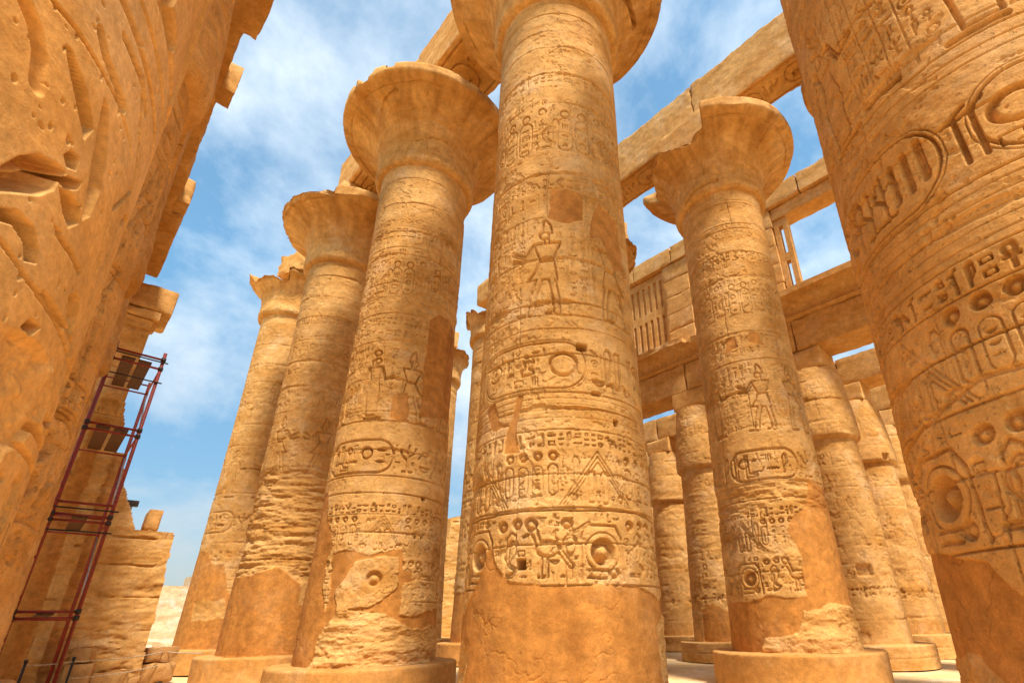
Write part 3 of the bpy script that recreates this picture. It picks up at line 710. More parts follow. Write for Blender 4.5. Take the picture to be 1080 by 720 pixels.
CAP = [(1.46, 14.34), (1.62, 14.36), (1.70, 14.42), (1.735, 14.54), (1.725, 14.75), (1.70, 14.95), (1.71, 15.3), (1.78, 15.65), (1.92, 15.97), (2.13, 16.24), (2.42, 16.47), (2.74, 16.63), (3.02, 16.73), (3.13, 16.79)]
def great_column(loc, label, seed, du, dense, dz, dmg=None, clamp=None, capdu=.035, crack=None, abacus=1.6, abw=3.0, plh=.824, pose={}, ero=.17, rel=1.0, mat=SAND, chips=1.0):
    root = thing('papyrus_column', label, 'column', (loc[0], loc[1], 0), 'great papyrus columns of the nave')
    d = CAMXY-np.array(loc); tc = math.atan2(d[1], d[0])
    th = thetas(tc, dense, du, R0)
    z = dz if not np.isscalar(dz) else zs_grid((ZP, ZN, dz))
    if plh < .8: z = np.concatenate([np.arange(plh-EYE, z[0]-.02, .03), z])
    F = Field(th*R0, z, seed)
    carve_great(F, dense*R0, **pose)
    joints = list(np.arange(-.1, 14.3, 1.06)+F.rng.normal(0, .05, len(np.arange(-.1, 14.3, 1.06))))
    F.erode(.8, .55, ero, .2, 14.2, .03)
    F.joints(joints, .055)
    F.R *= rel
    if dmg: dmg(F)
    H = F.height()
    r = r_great(z)
    revolve('shaft', r, z+EYE, th+tc, H, mat, root, P=F.P, T=F.T, top=True, bottom=True)
    # capital
    n = int(3.9/capdu); pr_, pz, t = profile(CAP, n)
    for _ in range(3): pr_[1:-1] = (pr_[:-2]+pr_[1:-1]*2+pr_[2:])/4; pz[1:-1] = (pz[:-2]+pz[1:-1]*2+pz[2:])/4
    rim_r, rim_z, _ = profile([(3.13, 16.79), (3.17, 16.83), (3.17, 17.15), (3.12, ZR), (1.2, ZR+.03)], 26)
    r2 = np.concatenate([pr_, rim_r[1:]]); z2 = np.concatenate([pz, rim_z[1:]]); t2 = np.concatenate([t, t[-1]+np.arange(1, 26)*.08])
    th2 = thetas(tc, min(dense+.5, 2.8), capdu, 2.2, .15)
    C = Field(th2*2.2, t2, seed+5)
    for k in range(24):                                    # sepals and stems drawn round the bell
        s0 = -2.2*math.pi+k*2*math.pi*2.2/24; w = 2*math.pi*2.2/24
        C.cut([('l', [(s0, .2), (s0+w/2, 1.15+.25*(k % 2)), (s0+w, .2)], .016)], .028, .016, 0)
        C.cut([('l', [(s0+.12, .2), (s0+w/2, .95), (s0+w-.12, .2)], .013)], .020, .014, 0)
        for q in (.2, .5, .8): C.cut([('l', [(s0+w*q, 1.45), (s0+w*q, 3.1)], .013)], .018, .014, 0)
    C.hline(.16, -7, 7, .012, .02); C.hline(1.62, -7, 7, .01, .012)
    C.joints([.95, 1.9, 3.0], .05, .014)
    C.erode(.9, .5, .12, .3, 3.2, .035)
    if crack:
        for (a0, t0, a1, t1, w, D) in crack: C.cut([('l', [(a0*2.2, t0), ((a0+a1)*1.1, (t0+t1)/2+.07), (a1*2.2, t1)], w)], D, w*.6, 0)
    C.T[:] = np.clip(.25+1.5*fbm(th2*2.2, t2, 5.0, seed+75, 4, fz=.7), 0, .75)*sm(.6, 2.6, t2)[:, None]
    H2 = C.height()+fbm(th2*2.2, t2, .8, seed+70, 4)*.06
    last = len(t); H2[last:] *= np.linspace(1, .2, len(t2)-last)[:, None]
    nr, nz = normals(r2, z2); nr[last+8:], nz[last+8:] = 0, 1
    cz = None
    nn = fbm(th2*2.2, t2, .9, seed+71, 5, rough=.6)
    cr_ = 3.16+nn*.10-np.clip(fbm(th2*2.2, t2*.3, .8, seed+72, 4)-.12, 0, 1)*1.2*chips-.22*chips*sm(.12, .135, fbm(th2*2.2, t2*.5, 1.1, seed+73, 5, rough=.6))
    if clamp is not None:
        cl = clamp(th2)[None, :] + nn*.8; cr_ = np.minimum(cr_, cl)
        zl = np.interp(np.clip(clamp(th2)+nn.mean(0)*2.0, 1.75, 9), pr_, pz, right=99)
        cz = (zl+.14+fbm(th2*2.2, np.array([1.0]), 2.2, seed+77, 5, rough=.65)[0]*.35)[None, :]+EYE+nn*.1
    revolve('capital', r2, z2+EYE, th2+tc, H2, SAND, root, nr, nz, P=C.P, T=C.T, top=True, bottom=True, clampR=cr_, clampZ=cz)
    # plinth: a low drum, its top edge worn
    pr2, pz2, _ = profile([(2.22, 0), (2.22, plh-.04), (2.19, plh-.005), (2.14, plh), (1.3, plh+.006)], 60)
    th3 = thetas(tc, dense, max(du*2, .05), 2.2, .2)
    Q = Field(th3*2.2, pz2*1.0+np.linspace(0, .5, 60), seed+9)
    hp = fbm(th3*2.2, np.linspace(0, 2, 60), .9, seed+9, 5, rough=.6)*.06
    hp[52:] *= np.linspace(1, 0, 8)[:, None]
    nr, nz = normals(pr2, pz2)
    revolve('plinth', pr2, pz2, th3+tc, hp, SAND, root, nr, nz, top=True, bottom=False, P=np.full(hp.shape, .55))
    if abacus: 
        block('abacus', (abw, abw, abacus), SAND, root, .15, .03, .07, seed+3, (0, 0, ZR+EYE+.03))
    return root

# --- column A, nearest in the middle
def dmg_a(F):
    F.plaster([(-2.9, -1.1), (-2.9, .02), (-1.9, .10), (-1.45, .55), (-1.18, 1.02), (-1.0, .72), (-.75, .52), (-.2, .40), (.5, .44), (1.2, .42), (1.55, .34), (1.9, .2), (2.9, .4), (2.9, -1.1)], jag=.07)
    F.plaster([(-.18, 7.22), (-.10, 7.95), (.50, 7.88), (.52, 7.2), (.2, 7.05)], jag=.10)
    F.plaster([(.62, 6.75), (.75, 7.35), (.95, 7.75), (1.5, 7.6), (1.7, 6.5), (1.3, 6.35), (.9, 6.85)], jag=.12)
    F.plaster([(-1.02, 2.45), (-.98, 2.75), (-.74, 3.45), (-.66, 3.42), (-.78, 2.85), (-.72, 2.45)], jag=.05)
    F.plaster([(-1.6, 3.4), (-1.3, 3.5), (-1.15, 3.05), (-.95, 2.95), (-1.35, 2.9)], jag=.08)
    F.hole(.40, 4.30, .22, .16, .3); F.hole(1.03, 2.98, .13, .14, .25); F.hole(-.60, .72, .16, .17, .22); F.hole(-1.75, .58, .12, .2, .22); F.hole(.65, 3.45, .20, .09, .12)
    for z, s0, s1 in ((1.47, -2.4, 2.2),):
        F.cut([('l', [(s0, z-.03), (-.6, z+.02), (.3, z), (1.3, z+.04), (s1, z-.05)], .016)], .05, .012, 0)
    # bare patches of core masonry at the foot
    for pts in ([(-2.4, -.95), (-2.3, -.35), (-1.9, -.30), (-1.6, -.45), (-1.75, -.95)], [(1.75, -.95), (1.70, -.15), (2.1, .05), (2.6, .0), (2.6, -.95)]):
        b, a, m_ = F.unplaster(pts, .1); F.P[b, a] *= 1-m_; F.W[b, a] += m_*(fbm(F.s[a], F.z[b], 3, 77, 5, rough=.65)*.12)
great_column((0, 0), 'nearest great column in the middle, smooth mortar foot, sign band with deep round disc', 101, .0125, 1.55,
             zs_grid((ZP, 4.9, .0125), (4.9, 9, .016), (9, ZN, .022)), dmg_a, plh=.45, rel=1.2, pose=dict(signs=([(-1.66, .46)], [('sun', -1.52, 3.78, .42), ('foot', -1.10, 3.80, .42), ('man', -.80, 3.76, .46), ('house', -.86, 3.55, .22), ('snake', -1.5, 3.55, .22), ('mouth', -.55, 4.12, .22), ('strokes', -.52, 3.56, .2),
             ('feather', .78, 3.60, .78), ('pillar', 1.02, 3.58, .80), ('basket', .55, 3.50, .36), ('bird', .88, 3.52, .30), ('pillar', 1.36, 3.58, .78), ('reed', 1.56, 3.56, .78), ('pillar', 1.82, 3.58, .78), ('house', 2.05, 3.7, .5), ('reed', -2.2, 3.58, .8), ('pillar', -1.95, 3.58, .8)],
             [('e', .06, 3.96, .27, .24)]), chev=.6, figs=[(-.25, True, False), (1.15, False, False), (-2.2, False, True), (2.3, True, True)]), ero=.2, capdu=.03, crack=[(1.05, 1.7, 1.75, 2.55, .07, .22), (-1.2, 1.2, -.9, 2.9, .02, .05)])
# --- column B
def dmg_b(F):
    F.plaster([(-2.9, -1), (-2.9, 3.2), (-1.9, 3.1), (-1.55, 2.4), (-1.25, 1.7), (-1.35, .9), (-1.1, .3), (-1.0, -.2), (-1.3, -1)], jag=.12)
    F.plaster([(.62, 5.2), (.66, 8.35), (.98, 8.75), (2.6, 8.5), (2.6, 5.25), (1.6, 5.4)], jag=.10)
    F.plaster([(-1.2, 1.55), (-.2, 1.5), (.5, 1.6), (.62, 1.1), (.9, 1.2), (.85, .35), (2.6, .2), (2.6, -.2), (-.2, -.1), (-1.2, 0), (-1.0, .7)], jag=.14)
    for pts in ([(-.75, .25), (-.9, .7), (-.55, 1.35), (.45, 1.42), (.52, .75), (.2, .45), (0, .3)], [(.62, .15), (.6, .8), (1.0, .95), (1.7, .9), (1.7, .2), (1.0, .1)]):
        b, a, m_ = F.unplaster(pts, .1)
        F.P[b, a] *= 1-m_; F.W[b, a] = F.W[b, a]*(1-m_)+.02*m_
        X, Y = np.meshgrid(F.s[a], F.z[b])
        dd = -sd_ell(X, Y, -.05, .93, .2, .2); F.W[b, a] += -.1*sm(0, .05, dd)*(1-.85*sm(.05, .2, dd))*m_
        F.W[b, a] += m_*fbm(F.s[a], F.z[b], 4, 31, 5, rough=.65)*.07
    b, a, m_ = F.unplaster([(-1.2, -.9), (-1.1, -.25), (-.6, .28), (.3, .22), (.9, -.2), (1.9, -.15), (1.9, -.9)], .14)
    F.P[b, a] *= 1-m_; F.R[b, a] *= 1-m_; F.W[b, a] = F.W[b, a]*(1-m_)+m_*(fbm(F.s[a], F.z[b], 1.3, 37, 6, fz=4, rough=.62)*.22)
    F.plaster([(-.25, 5.0), (-.2, 5.8), (.25, 5.85), (.35, 5.1), (.1, 4.9)], jag=.1)
    F.hole(1.0, 2.95, .16, .12); F.hole(.85, 1.95, .1, .1); F.hole(1.05, 1.95, .1, .1)
great_column((0, 7.09), 'great column left of the middle one, whole round capital, mortar strip on its right', 202, .017, 1.55, .018, dmg_b, rel=1.4, ero=.24, pose=dict(cart=-2.0, chev=0.0, figs=[(-.8, False, True), (.3, False, False), (-1.9, True, False), (1.7, True, False)]), capdu=.035,
             crack=[(-.9, 2.3, -.55, 2.75, .10, .06), (-.3, 1.1, .25, 1.35, .02, .05), (.25, 1.35, .7, 1.05, .02, .05)])
# --- column C2, heavily eroded
def dmg_c2(F):
    a = F.erode(1.0, .7, -.22, 1.1, 5.2, .11)
    F.erode(1.0, .8, -.05, 5.0, 6.6, .05)
    F.plaster([(-2.9, -1), (-2.9, 1.5), (-1.2, 1.5), (-.4, 1.75), (.2, 1.35), (.6, 1.1), (1.0, 1.2), (1.2, .1), (2.9, .2), (2.9, -1)], jag=.10)
    b, a, m_ = F.unplaster([(.45, .55), (.45, 1.2), (1.6, 1.25), (1.6, .5)], .08); F.P[b, a] *= 1-m_
    F.W[b, a] += m_*fbm(F.s[a], F.z[b], 4, 31, 4)*.08
    F.hole(.75, 1.0, .14, .2)
great_column((0, 14.18), 'second great column from the left, shaft deeply scoured above a mortar foot', 303, .03, 1.55, .03, dmg_c2,
             clamp=lambda t: np.where((t > -2.0) & (t < -.35), 2.98, 9), capdu=.06, abacus=1.6, abw=2.6)
def dmg_c1(F):
    F.plaster([(-2.9, -1), (-2.9, 2.9), (-1.4, 2.7), (-.9, 2.2), (-.5, 2.3), (-.2, 1.2), (.3, .9), (.1, 0), (2, 0), (2, -1)], jag=.14)
    b, a, m_ = F.unplaster([(-1.3, .1), (-1.4, .8), (-.2, .9), (0, .2)], .1); F.P[b, a] *= 1-m_; F.W[b, a] += m_*fbm(F.s[a], F.z[b], 4, 31, 4)*.09
great_column((0, 21.27), 'leftmost great column, farthest of its row, capital rim broken to an angular stump', 404, .04, 1.55, .04, dmg_c1,
             clamp=lambda t: 2.2+.2*np.sign(np.sin(t*3.1+1.0)), capdu=.06, abacus=None).scale = (1, 1, 1.04)
# --- column E, at the right edge of the picture
def dmg_e(F):
    F.plaster([(-2.9, -1.1), (-2.9, .52), (-2.2, .50), (-1.6, .46), (-1.0, .36), (-.85, .10), (-.4, .42), (.6, .5), (2.9, .5), (2.9, -1.1)], jag=.09)
    F.erode(.8, .9, .05, .4, 3.0, .03)
    b, a, m_ = F.unplaster([(-2.2, -1), (-2.0, -.45), (-1.4, -.30), (-.9, -.75), (-.6, -1.0)], .14)
    F.P[b, a] *= 1-m_; F.R[b, a] *= 1-m_; F.W[b, a] += m_*(fbm(F.s[a], F.z[b], 2.2, 37, 6, rough=.62)*.16)
    F.cut([('l', [(-2.2, 1.35), (-1.2, 1.55), (-.6, 1.72), (.5, 1.6)], .03)], .05, .03, 0)
    F.hole(-1.05, 2.1, .03, .03, .1); F.hole(-.6, 5.1, .5, .12, .1)
great_column((0, -7.09), 'great column cut by the right edge of the photo, large ringed names carved round it', 505, .0088, 1.5,
             zs_grid((ZP, 6.6, .009), (6.6, ZN, .05)), dmg_e, rel=1.4, mat=NEARSAND, pose=dict(signs=([(-2.3, -.30), (.0, 2.1)], [('sedge', -1.12, 3.62, .62), ('sedge', -1.36, 3.62, .62), ('ankh', -1.62, 3.62, .66), ('cobra', -1.95, 3.62, .62), ('house', .1, 3.56, .22), ('mouth', .5, 3.58, .2), ('man', .75, 3.66, .6), ('reed', 1.3, 3.66, .6), ('was', -.26, 3.62, .66), ('was', -.12, 3.62, .66)],
             [('f', -.46, 3.98, .044, .26, .042), ('f', -.62, 3.96, .044, .26, .042), ('f', -.78, 3.94, .044, .26, .042), ('e', -1.60, 4.08, .10, .13), ('e', .33, 3.99, .24, .20)]), chev=-1.3), capdu=.09)
# --- the second row
def dmg_d(F):
    F.plaster([(.55, -.1), (.5, .5), (.62, 1.4), (.35, 2.05), (.55, 2.4), (1.1, 2.75), (1.35, 3.5), (2.9, 3.3), (2.9, -.2), (1.2, -.15)], jag=.10)
    F.plaster([(-2.9, -1.0), (-2.9, .30), (-1.0, .28), (-.3, .42), (.3, .35), (.9, .5), (1.0, .2), (.5, -.1), (.2, -.7), (-.4, -1.0)], jag=.10)
    b, a, m_ = F.unplaster([(-.9, -1), (-.7, -.55), (.15, -.45), (.35, .05), (1.1, .15), (2.4, .05), (2.4, -1)], .12)
    F.P[b, a] *= 1-m_; F.R[b, a] *= 1-m_; F.W[b, a] = F.W[b, a]*(1-m_)+m_*(.02+fbm(F.s[a], F.z[b], 1.6, 37, 6, fz=4, rough=.62)*.14)
    F.erode(1.0, .8, -.12, 2.4, 3.6, .08)
    F.plaster([(-.55, 7.75), (-.5, 8.2), (-.2, 8.3), (-.15, 7.85)], jag=.08); F.plaster([(.2, 7.9), (.25, 8.35), (.6, 8.3), (.7, 7.8)], jag=.08)
    for s, z in ((.2, 3.3), (.5, 3.2), (-.9, 3.0), (.3, 2.9), (-.2, 3.5), (.55, 2.95)): F.hole(s, z, .06, .06)
def clamp_d(t):
    return np.where((t > -1.75) & (t < -.02), 2.35+.2*np.sin(t*5), 9.0)
great_column((8.94, 0), 'great column of the far row, capital rim snapped off along its left half', 606, .021, 1.55, .022, dmg_d, rel=1.4, chips=.15, pose=dict(chev=-.9), ero=.25, clamp=clamp_d, capdu=.04,
             crack=[(-.75, .35, .05, .62, .10, .12)])
great_column((8.94, -7.09), 'great column of the far row standing behind the right edge column', 610, .09, 1.9, .09, None, capdu=.12)
great_column((8.94, 7.09), 'great column of the far row mostly hidden behind the middle column', 611, .09, 1.9, .09, None, clamp=lambda t: 2.3+0*t, capdu=.10)
great_column((8.94, 14.18), 'worn great column topped by a block, in the gap left of the middle column', 612, .06, 1.9, .06,
             lambda F: F.plaster([(-2.9, -1), (-2.9, 1.1), (0, 1.2), (2.9, 1.0), (2.9, -1)], jag=.04), clamp=lambda t: 1.95+.06*np.sin(t*4), capdu=.07, abacus=1.5, abw=2.2)
great_column((8.94, 21.27), 'great column with a small broken capital, just showing behind the round capital column', 613, .08, 1.9, .08, None, clamp=lambda t: 2.15+.1*np.sin(t*3), capdu=.09, abacus=1.2, abw=2.0)

# ================================================================== BEAMS OVER THE NAVE
def carved_under(seed, L, W):
    s = np.arange(-L/2, L/2+.05, .03); z = np.arange(-W/2, W/2+.05, .03)
    F = Field(s, z, seed)
    F.cut([('b', 0, 0, L/2-1.7, W*.40, .05, .04)], .08, .05, .2)
    k = -L/2+2.0
    while k < L/2-2.2:
        F.cart_h(k, k+1.5, -W*.26, W*.26, .09, .05); k += 1.7
        F.glyph('bird', k, -W*.25, .6, .09, .05); F.glyph('reed', k+.5, -W*.25, .6, .09, .05); k += .8
    H = F.R
    def fn(P):
        i = np.clip(((P[:, 1]+L/2)/.03).astype(int), 0, len(s)-1); j = np.clip(((P[:, 0]+W/2)/.03).astype(int), 0, len(z)-1)
        return H[j, i]
    return fn
ZB = 18.83+EYE
def beam(x, y0, y1, w, h, label, seed, d=.042, zb=ZB):
    L = y1-y0; mid = (y0+y1)/2
    root_name = 'architrave'
    o = block(root_name, (w, L, h), SAND, None, d, .03, .06, seed, (0, 0, 0), 0, [(2, -1, carved_under(seed, L, w))], .012)
    o.location = (x, mid, zb); tag(o, label, 'stone beam', 'stone beams over the great columns'); return o
beam(.03, 0.03, 7.06, 2.16, 2.4, 'stone beam spanning from the middle column to the round capital on its left', 21)
beam(.03, 7.12, 14.6, 2.16, 2.4, 'stone beam ending in the open over the second column from the left', 22)
beam(.03, -7.06, -0.03, 2.16, 2.4, 'stone beam from the middle column towards the right edge column, above the frame', 23, .15)
beam(8.78, 0.005, 8.6, 1.44, 2.45, 'long stone beam over the far row left of the broken capital', 24)
beam(8.78, -7.06, -0.005, 1.44, 2.5, 'long stone beam over the far row right of the broken capital', 25)
# block left lying on the leftmost capital
o = block('broken_block', (2.0, 1.8, 1.5), SAND, None, .1, .08, .22, 31, rz=.5); o.location = (-.15, 21.35, 19.72)
tag(o, 'broken block lying on top of the leftmost capital', 'stone block')

# ================================================================== SMALLER BUD COLUMNS
SB = [(1.37, -1.05), (1.36, 0), (1.31, 2.4), (1.24, 5), (1.195, 6.32), (1.20, 6.38), (1.31, 6.42), (1.375, 6.52), (1.39, 6.75), (1.36, 7.3), (1.27, 8.4), (1.13, 9.6)]
def carve_small(F, sm_, big=False):
    a, b = -sm_, sm_; r = F.rng
    F.text(a, b, .42, .86, .04, .02)
    s = a
    while s < b:
        F.cart_v(s, 1.0, .3, .8, .02, .014); F.glyph('bird', s+.25, 1.05, .5, .02, .014); s += .95
    for z in (.95, 2.0, 2.1, 5.0, 5.12, 5.9, 6.02, 6.14): F.hline(z, a, b, .012, .016)
    s = a
    while s < b: F.king(s, 2.2, 1.7, .028, .016, r.random() < .5); s += .95
    F.columns_text(a, b, 4.0, 4.95, .24, .014, .01); F.text(a, b, 5.2, 5.85, .02, .013)
    for z in (7.0, 7.4, 7.9): F.hline(z, a, b, .012, .014)
    s = a
    while s < b: F.cart_v(s, 7.95, .3, .75, .014, .012, False); s += .5
def bud_column(loc, label, seed, du=.04, dense=1.9, dmg=None, scale=1.0, dzv=None, plinth=2.0, group='bud columns beside the nave', mat=SAND, carve=None, plh=.70, cat='column', rough=1.0, low=1.0, ero=1.0, rel=1.0):
    root = thing('bud_column', label, cat, (loc[0], loc[1], 0), group)
    d = CAMXY-np.array(loc); tc = math.atan2(d[1], d[0])
    th = thetas(tc, dense, du, 1.3*scale)
    pts = np.array(SB)
    z = dzv if dzv is not None else zs_grid((-1.05, 9.6, du))
    F = Field(th*1.3*scale, z, seed)
    (carve or carve_small)(F, dense*1.3*scale)
    F.R *= rel*(1.5 if ero == 1 else 1)
    F.erode(ero, .6, .06, .0, 9.4, .04*ero); j0 = -.25 if ero else 1.42
    F.joints(list(np.arange(j0, 9.5, .92)+F.rng.normal(0, .03, len(np.arange(j0, 9.5, .92)))), .045 if ero else .02)
    if dmg: dmg(F)
    H = F.height(rough, low)
    r = np.interp(z, pts[:, 1], pts[:, 0])*scale
    k = np.searchsorted(z, 6.36)
    revolve('shaft', r[:k+1], z[:k+1]+EYE, th+tc, H[:k+1], mat, root, P=F.P[:k+1], top=True, bottom=True)
    revolve('capital', r[k:], z[k:]+EYE, th+tc, H[k:], mat, root, P=F.P[k:], top=True, bottom=False)
    pr2, pz2, _ = profile([(plinth, -.02), (plinth, plh-.03), (plinth-.03, plh), (1.0, plh+.004)], 60)
    th3 = thetas(tc, dense, max(du*1.6, .05), plinth, .2)
    Q = Field(th3*plinth, pz2, seed+4)
    Q.joints([plh*.48, plh*1.1], .06, .016)
    for k in range(10): x = -plinth*math.pi+k*1.25; Q.cut([('l', [(x, -.1), (x+.02, plh*.48)], .014)], .05, .02, 0); Q.cut([('l', [(x+.6, plh*.48), (x+.58, plh*1.2)], .014)], .05, .02, 0)
    hp = Q.height()*np.clip((plh-.0-pz2)*20, .0, 1)[:, None]
    nr, nz = normals(pr2, pz2)
    revolve('plinth', pr2, pz2, th3+tc, hp, mat, root, nr, nz, top=True, bottom=False)
    block('abacus', (1.82*scale, 1.82*scale, .97), mat, root, .1, .02, .05, seed+3, (0, 0, 9.61+EYE))
    return root
XS, DY = 15.5, 5.70
def dmg_s1(F):
    F.plaster([(-.9, -1.05), (-.95, .2), (-.4, .42), (.2, .1), (.7, -.1), (1.2, -.35), (1.2, -1.05)], jag=.10)
def dmg_s2(F):
    F.hole(.35, 1.35, .55, .42, .12)
bud_column((XS, .05+DY), 'bud column with a mortar patch on its foot, left of the broken capital column', 701, .04, dmg=dmg_s1)
bud_column((XS, .05), 'bud column right of the broken capital column with a hollow knocked into its shaft', 702, .035, dmg=dmg_s2)
bud_column((XS, .05-DY), 'bud column of the front row hidden behind the right edge column', 703, .09)
s2 = bud_column((XS+5.3, .05), 'bud column farther back beside the right edge column, crack in its bud', 704, .045, plh=.85, dmg=lambda F: F.hole(.95, 6.62, .34, .3, .2))
s3 = bud_column((XS+5.3, .05+DY), 'bud column of the second row seen narrowly left of the patched one', 705, .06)
for i, (x, y, lab) in enumerate(((XS, .05+2*DY, 'bud column of the front row behind the middle column'), (XS+5.3, .05+2*DY, 'bud column of the second row deep in shade right of the middle column'),
        (XS+10.6, .05+2*DY, 'bud column of the third row in the shadowed gap right of the middle column'), (XS+10.6, .05+DY, 'bud column of the third row behind the patched one'),
        (XS+10.6, .05, 'bud column of the third row behind the cracked bud'), (XS+5.3, .05-DY, 'bud column of the second row hidden behind the right edge column'),
        (XS+5.3, .05+3*DY, 'bud column farthest along the second row'), (XS+10.6, .05+3*DY, 'bud column farthest along the third row'), (XS, .05+3*DY, 'bud column farthest along the front row'))):
    dup(s3, (x, y, 0), 1.1*i+.4, lab)
ZA = 10.59+EYE
def low_beam(x, y0, y1, w, h, label, seed, group, d=.12):
    o = block('architrave', (w, y1-y0-.03, h), SAND, None, d, .025, .05, seed, fine=.012); o.location = (x, (y0+y1)/2, ZA); tag(o, label, 'stone beam', group); return o
GB = 'stone beams over the bud columns'
for i, (y0, y1, lab) in enumerate(((-5.65, .05, 'stone beam over the hollowed bud column running behind the right edge column'), (.05, 5.75, 'stone beam between the two front bud columns behind the broken capital column'),
                                   (5.75, 11.45, 'stone beam from the patched bud column towards the middle column'), (11.45, 17.2, 'stone beam of the front bud row behind the middle column'))):
    low_beam(XS, y0, y1, 1.8, 1.52, lab, 40+i, GB, .08)
for j, x in enumerate((XS+5.3, XS+10.6)):
    for i, (y0, y1) in enumerate(((-5.65, .05), (.05, 5.75), (5.75, 11.45), (11.45, 17.2))):
        low_beam(x, y0, y1, 1.7, 1.45, '%s stone beam of the %s bud row, %s' % (('plain', 'worn')[j], ('second', 'third')[j],
                 ('behind the right edge column', 'between the hollowed and patched columns', 'left of the patched column', 'at the far end')[i]), 60+10*j+i, GB, .15)
# cross beams tie the second row to the third
for i, y in enumerate((.05+DY, .05+2*DY)):
    o = block('architrave', (3.6, 1.6, 1.3), SAND, None, .15, .02, .05, 90+i); o.location = (XS+7.95, y, ZA); tag(o, ('short cross beam between rows behind the patched bud column', 'short cross beam between rows in the gap right of the middle column')[i], 'stone beam', GB)

# cavetto cornice over the front bud row
def cornice(name, x0, x1, z0, z1, y0, y1, seed, label, brk, flip=1, cat='cornice', group=None):
    prof = [(0, 0), (-.10, .03), (-.14, .12), (-.10, .20), (0, .23), (.0, .32), (-.04, .50), (-.14, .68), (-.32, .84), (-.56, .93), (-.70, .95), (-.70, 1.25), (.35, 1.25), (.35, 0)]
    pr_, pz, t = profile(prof, 60)
    ys = np.arange(y0, y1+.03, .06)
    V = np.zeros((len(ys), 60, 3)); nb = fbm(ys*1.0, t, 1.5, seed, 5, rough=.6).T
    lim = brk(ys)[:, None]+nb*.22
    V[..., 0] = x0+flip*np.maximum(pr_[None, :]+nb*.05, lim); V[..., 1] = ys[:, None]
    low = np.clip((-.70-lim)*-1, 0, 1)
    zz = pz[None, :]+nb*.02; V[..., 2] = z0+np.minimum(zz, 1.25-low*.32-np.abs(nb)*.2*(low > .05))
    n_ = 60; m_ = len(ys); i = np.arange(m_-1)[:, None]*n_; j = np.arange(n_)[None, :]; j2 = (j+1) % n_
    F = np.stack([i+j, i+j2, i+n_+j2, i+n_+j], -1).reshape(-1, 4)
    if flip > 0: F = F[:, ::-1]
    o = mesh_obj(name, V.reshape(-1, 3), F, SAND, None, True); tag(o, label, cat, group)
    me = o.data
    caps = [list(range(n_)), list(range((m_-1)*n_, m_*n_))]
    import bmesh
    bm = bmesh.new(); bm.from_mesh(me); bm.verts.ensure_lookup_table()
    for c in caps: bm.faces.new([bm.verts[q] for q in c])
    bmesh.ops.recalc_face_normals(bm, faces=bm.faces); bm.to_mesh(me); bm.free()
    me.set_sharp_from_angle(angle=math.radians(45))
    return o
def brk_r(y):
    b = np.full(len(y), -.75)
    b = np.where((y > 4.3) & (y < 5.3), -.35, b); b = np.where((y > 5.3) & (y < 8.6), -.62, b); b = np.where((y > .1) & (y < 1.2), -.5, b)
    return b
cornice('cornice', XS-.9, 0, ZA+1.53, 0, -6.0, 11.5, 51, 'hollow curved cornice with a chipped lip under the window wall', brk_r)

# ================================================================== CLERESTORY WINDOW WALL
cl = thing('clerestory_wall', 'tall window wall with slotted stone grilles and one empty opening above the right bud columns', 'wall', (XS, 0, ZA+2.80))
ZC0, ZC1 = 0, 19.98+EYE-(ZA+2.80)               # height of the wall above the cornice
XC = -.25                                      # face of wall relative to the root
def cblock(name, y0, y1, z0, z1, x0=-.62, x1=.55, seed=1, d=.12, parent=cl, wear=.04):
    return block(name, (x1-x0, y1-y0, z1-z0), SAND, parent, d, .02, wear, seed, ((x0+x1)/2, (y0+y1)/2, z0), fine=.012)
PIL = [(-5.4, -3.75), (.05, 1.35), (4.95, 6.6), (10.2, 11.6)]
k = 0
for (y0, y1) in PIL:                           # piers of coursed blocks
    n = 5; zz = np.linspace(0, ZC1-1.12, n+1)
    for q in range(n):
        k += 1; e = .03*math.sin(k*2.3)
        cblock('pier_block', y0+e, y1+e*.5, zz[q]+.012, zz[q+1]-.012, -.62+.02*math.sin(k), .55, 200+k)
for i, (y0, y1) in enumerate(((-5.6, -1.6), (-1.58, 2.6), (2.62, 5.9), (5.92, 8.6), (8.62, 11.8))):
    cblock('lintel', y0+.01, y1-.01, ZC1-1.10, ZC1+.03*math.sin(i*3), -.72, .6, 240+i)
def grille(y0, y1, z0, z1, seed, slots=5, keep=None):
    """A stone window lattice: two tiers of upright slots."""
    w = (y1-y0); t = .34; x0 = -.42
    V, F = [], []
    def bx(a0, a1, b0, b1):
        i = len(V)
        for x in (x0, x0+t):
            for (y, z) in ((a0, b0), (a1, b0), (a1, b1), (a0, b1)): V.append((x, y, z))
        F.extend([(i, i+3, i+2, i+1), (i+4, i+5, i+6, i+7), (i, i+1, i+5, i+4), (i+1, i+2, i+6, i+5), (i+2, i+3, i+7, i+6), (i+3, i, i+4, i+7)])
    h = z1-z0; rails = ((z0, z0+.10*h), (z0+.46*h, z0+.56*h), (z1-.09*h, z1))
    bw = w/(slots*1.0+(slots+1)*1.25); 
    bars = []
    y = y0
    for s in range(slots+1): bars.append((y, y+bw*1.25)); y += bw*2.25
    for s, (a0, a1) in enumerate(bars):
        if keep and s not in keep: continue
        bx(a0, a1, z0, z1)
    for (b0, b1) in rails:
        for s in range(slots):
            if keep and (s not in keep or s+1 not in keep): continue
            bx(bars[s][1], bars[s+1][0], b0, b1)
    o = mesh_obj('window_grille', V, F, SAND, cl)
    import bmesh
    bm = bmesh.new(); bm.from_mesh(o.data)
    bmesh.ops.bevel(bm, geom=list(bm.edges), offset=.012, segments=1, affect='EDGES', clamp_overlap=True)
    bm.to_mesh(o.data); bm.free()
    return o
zt = ZC1-1.12
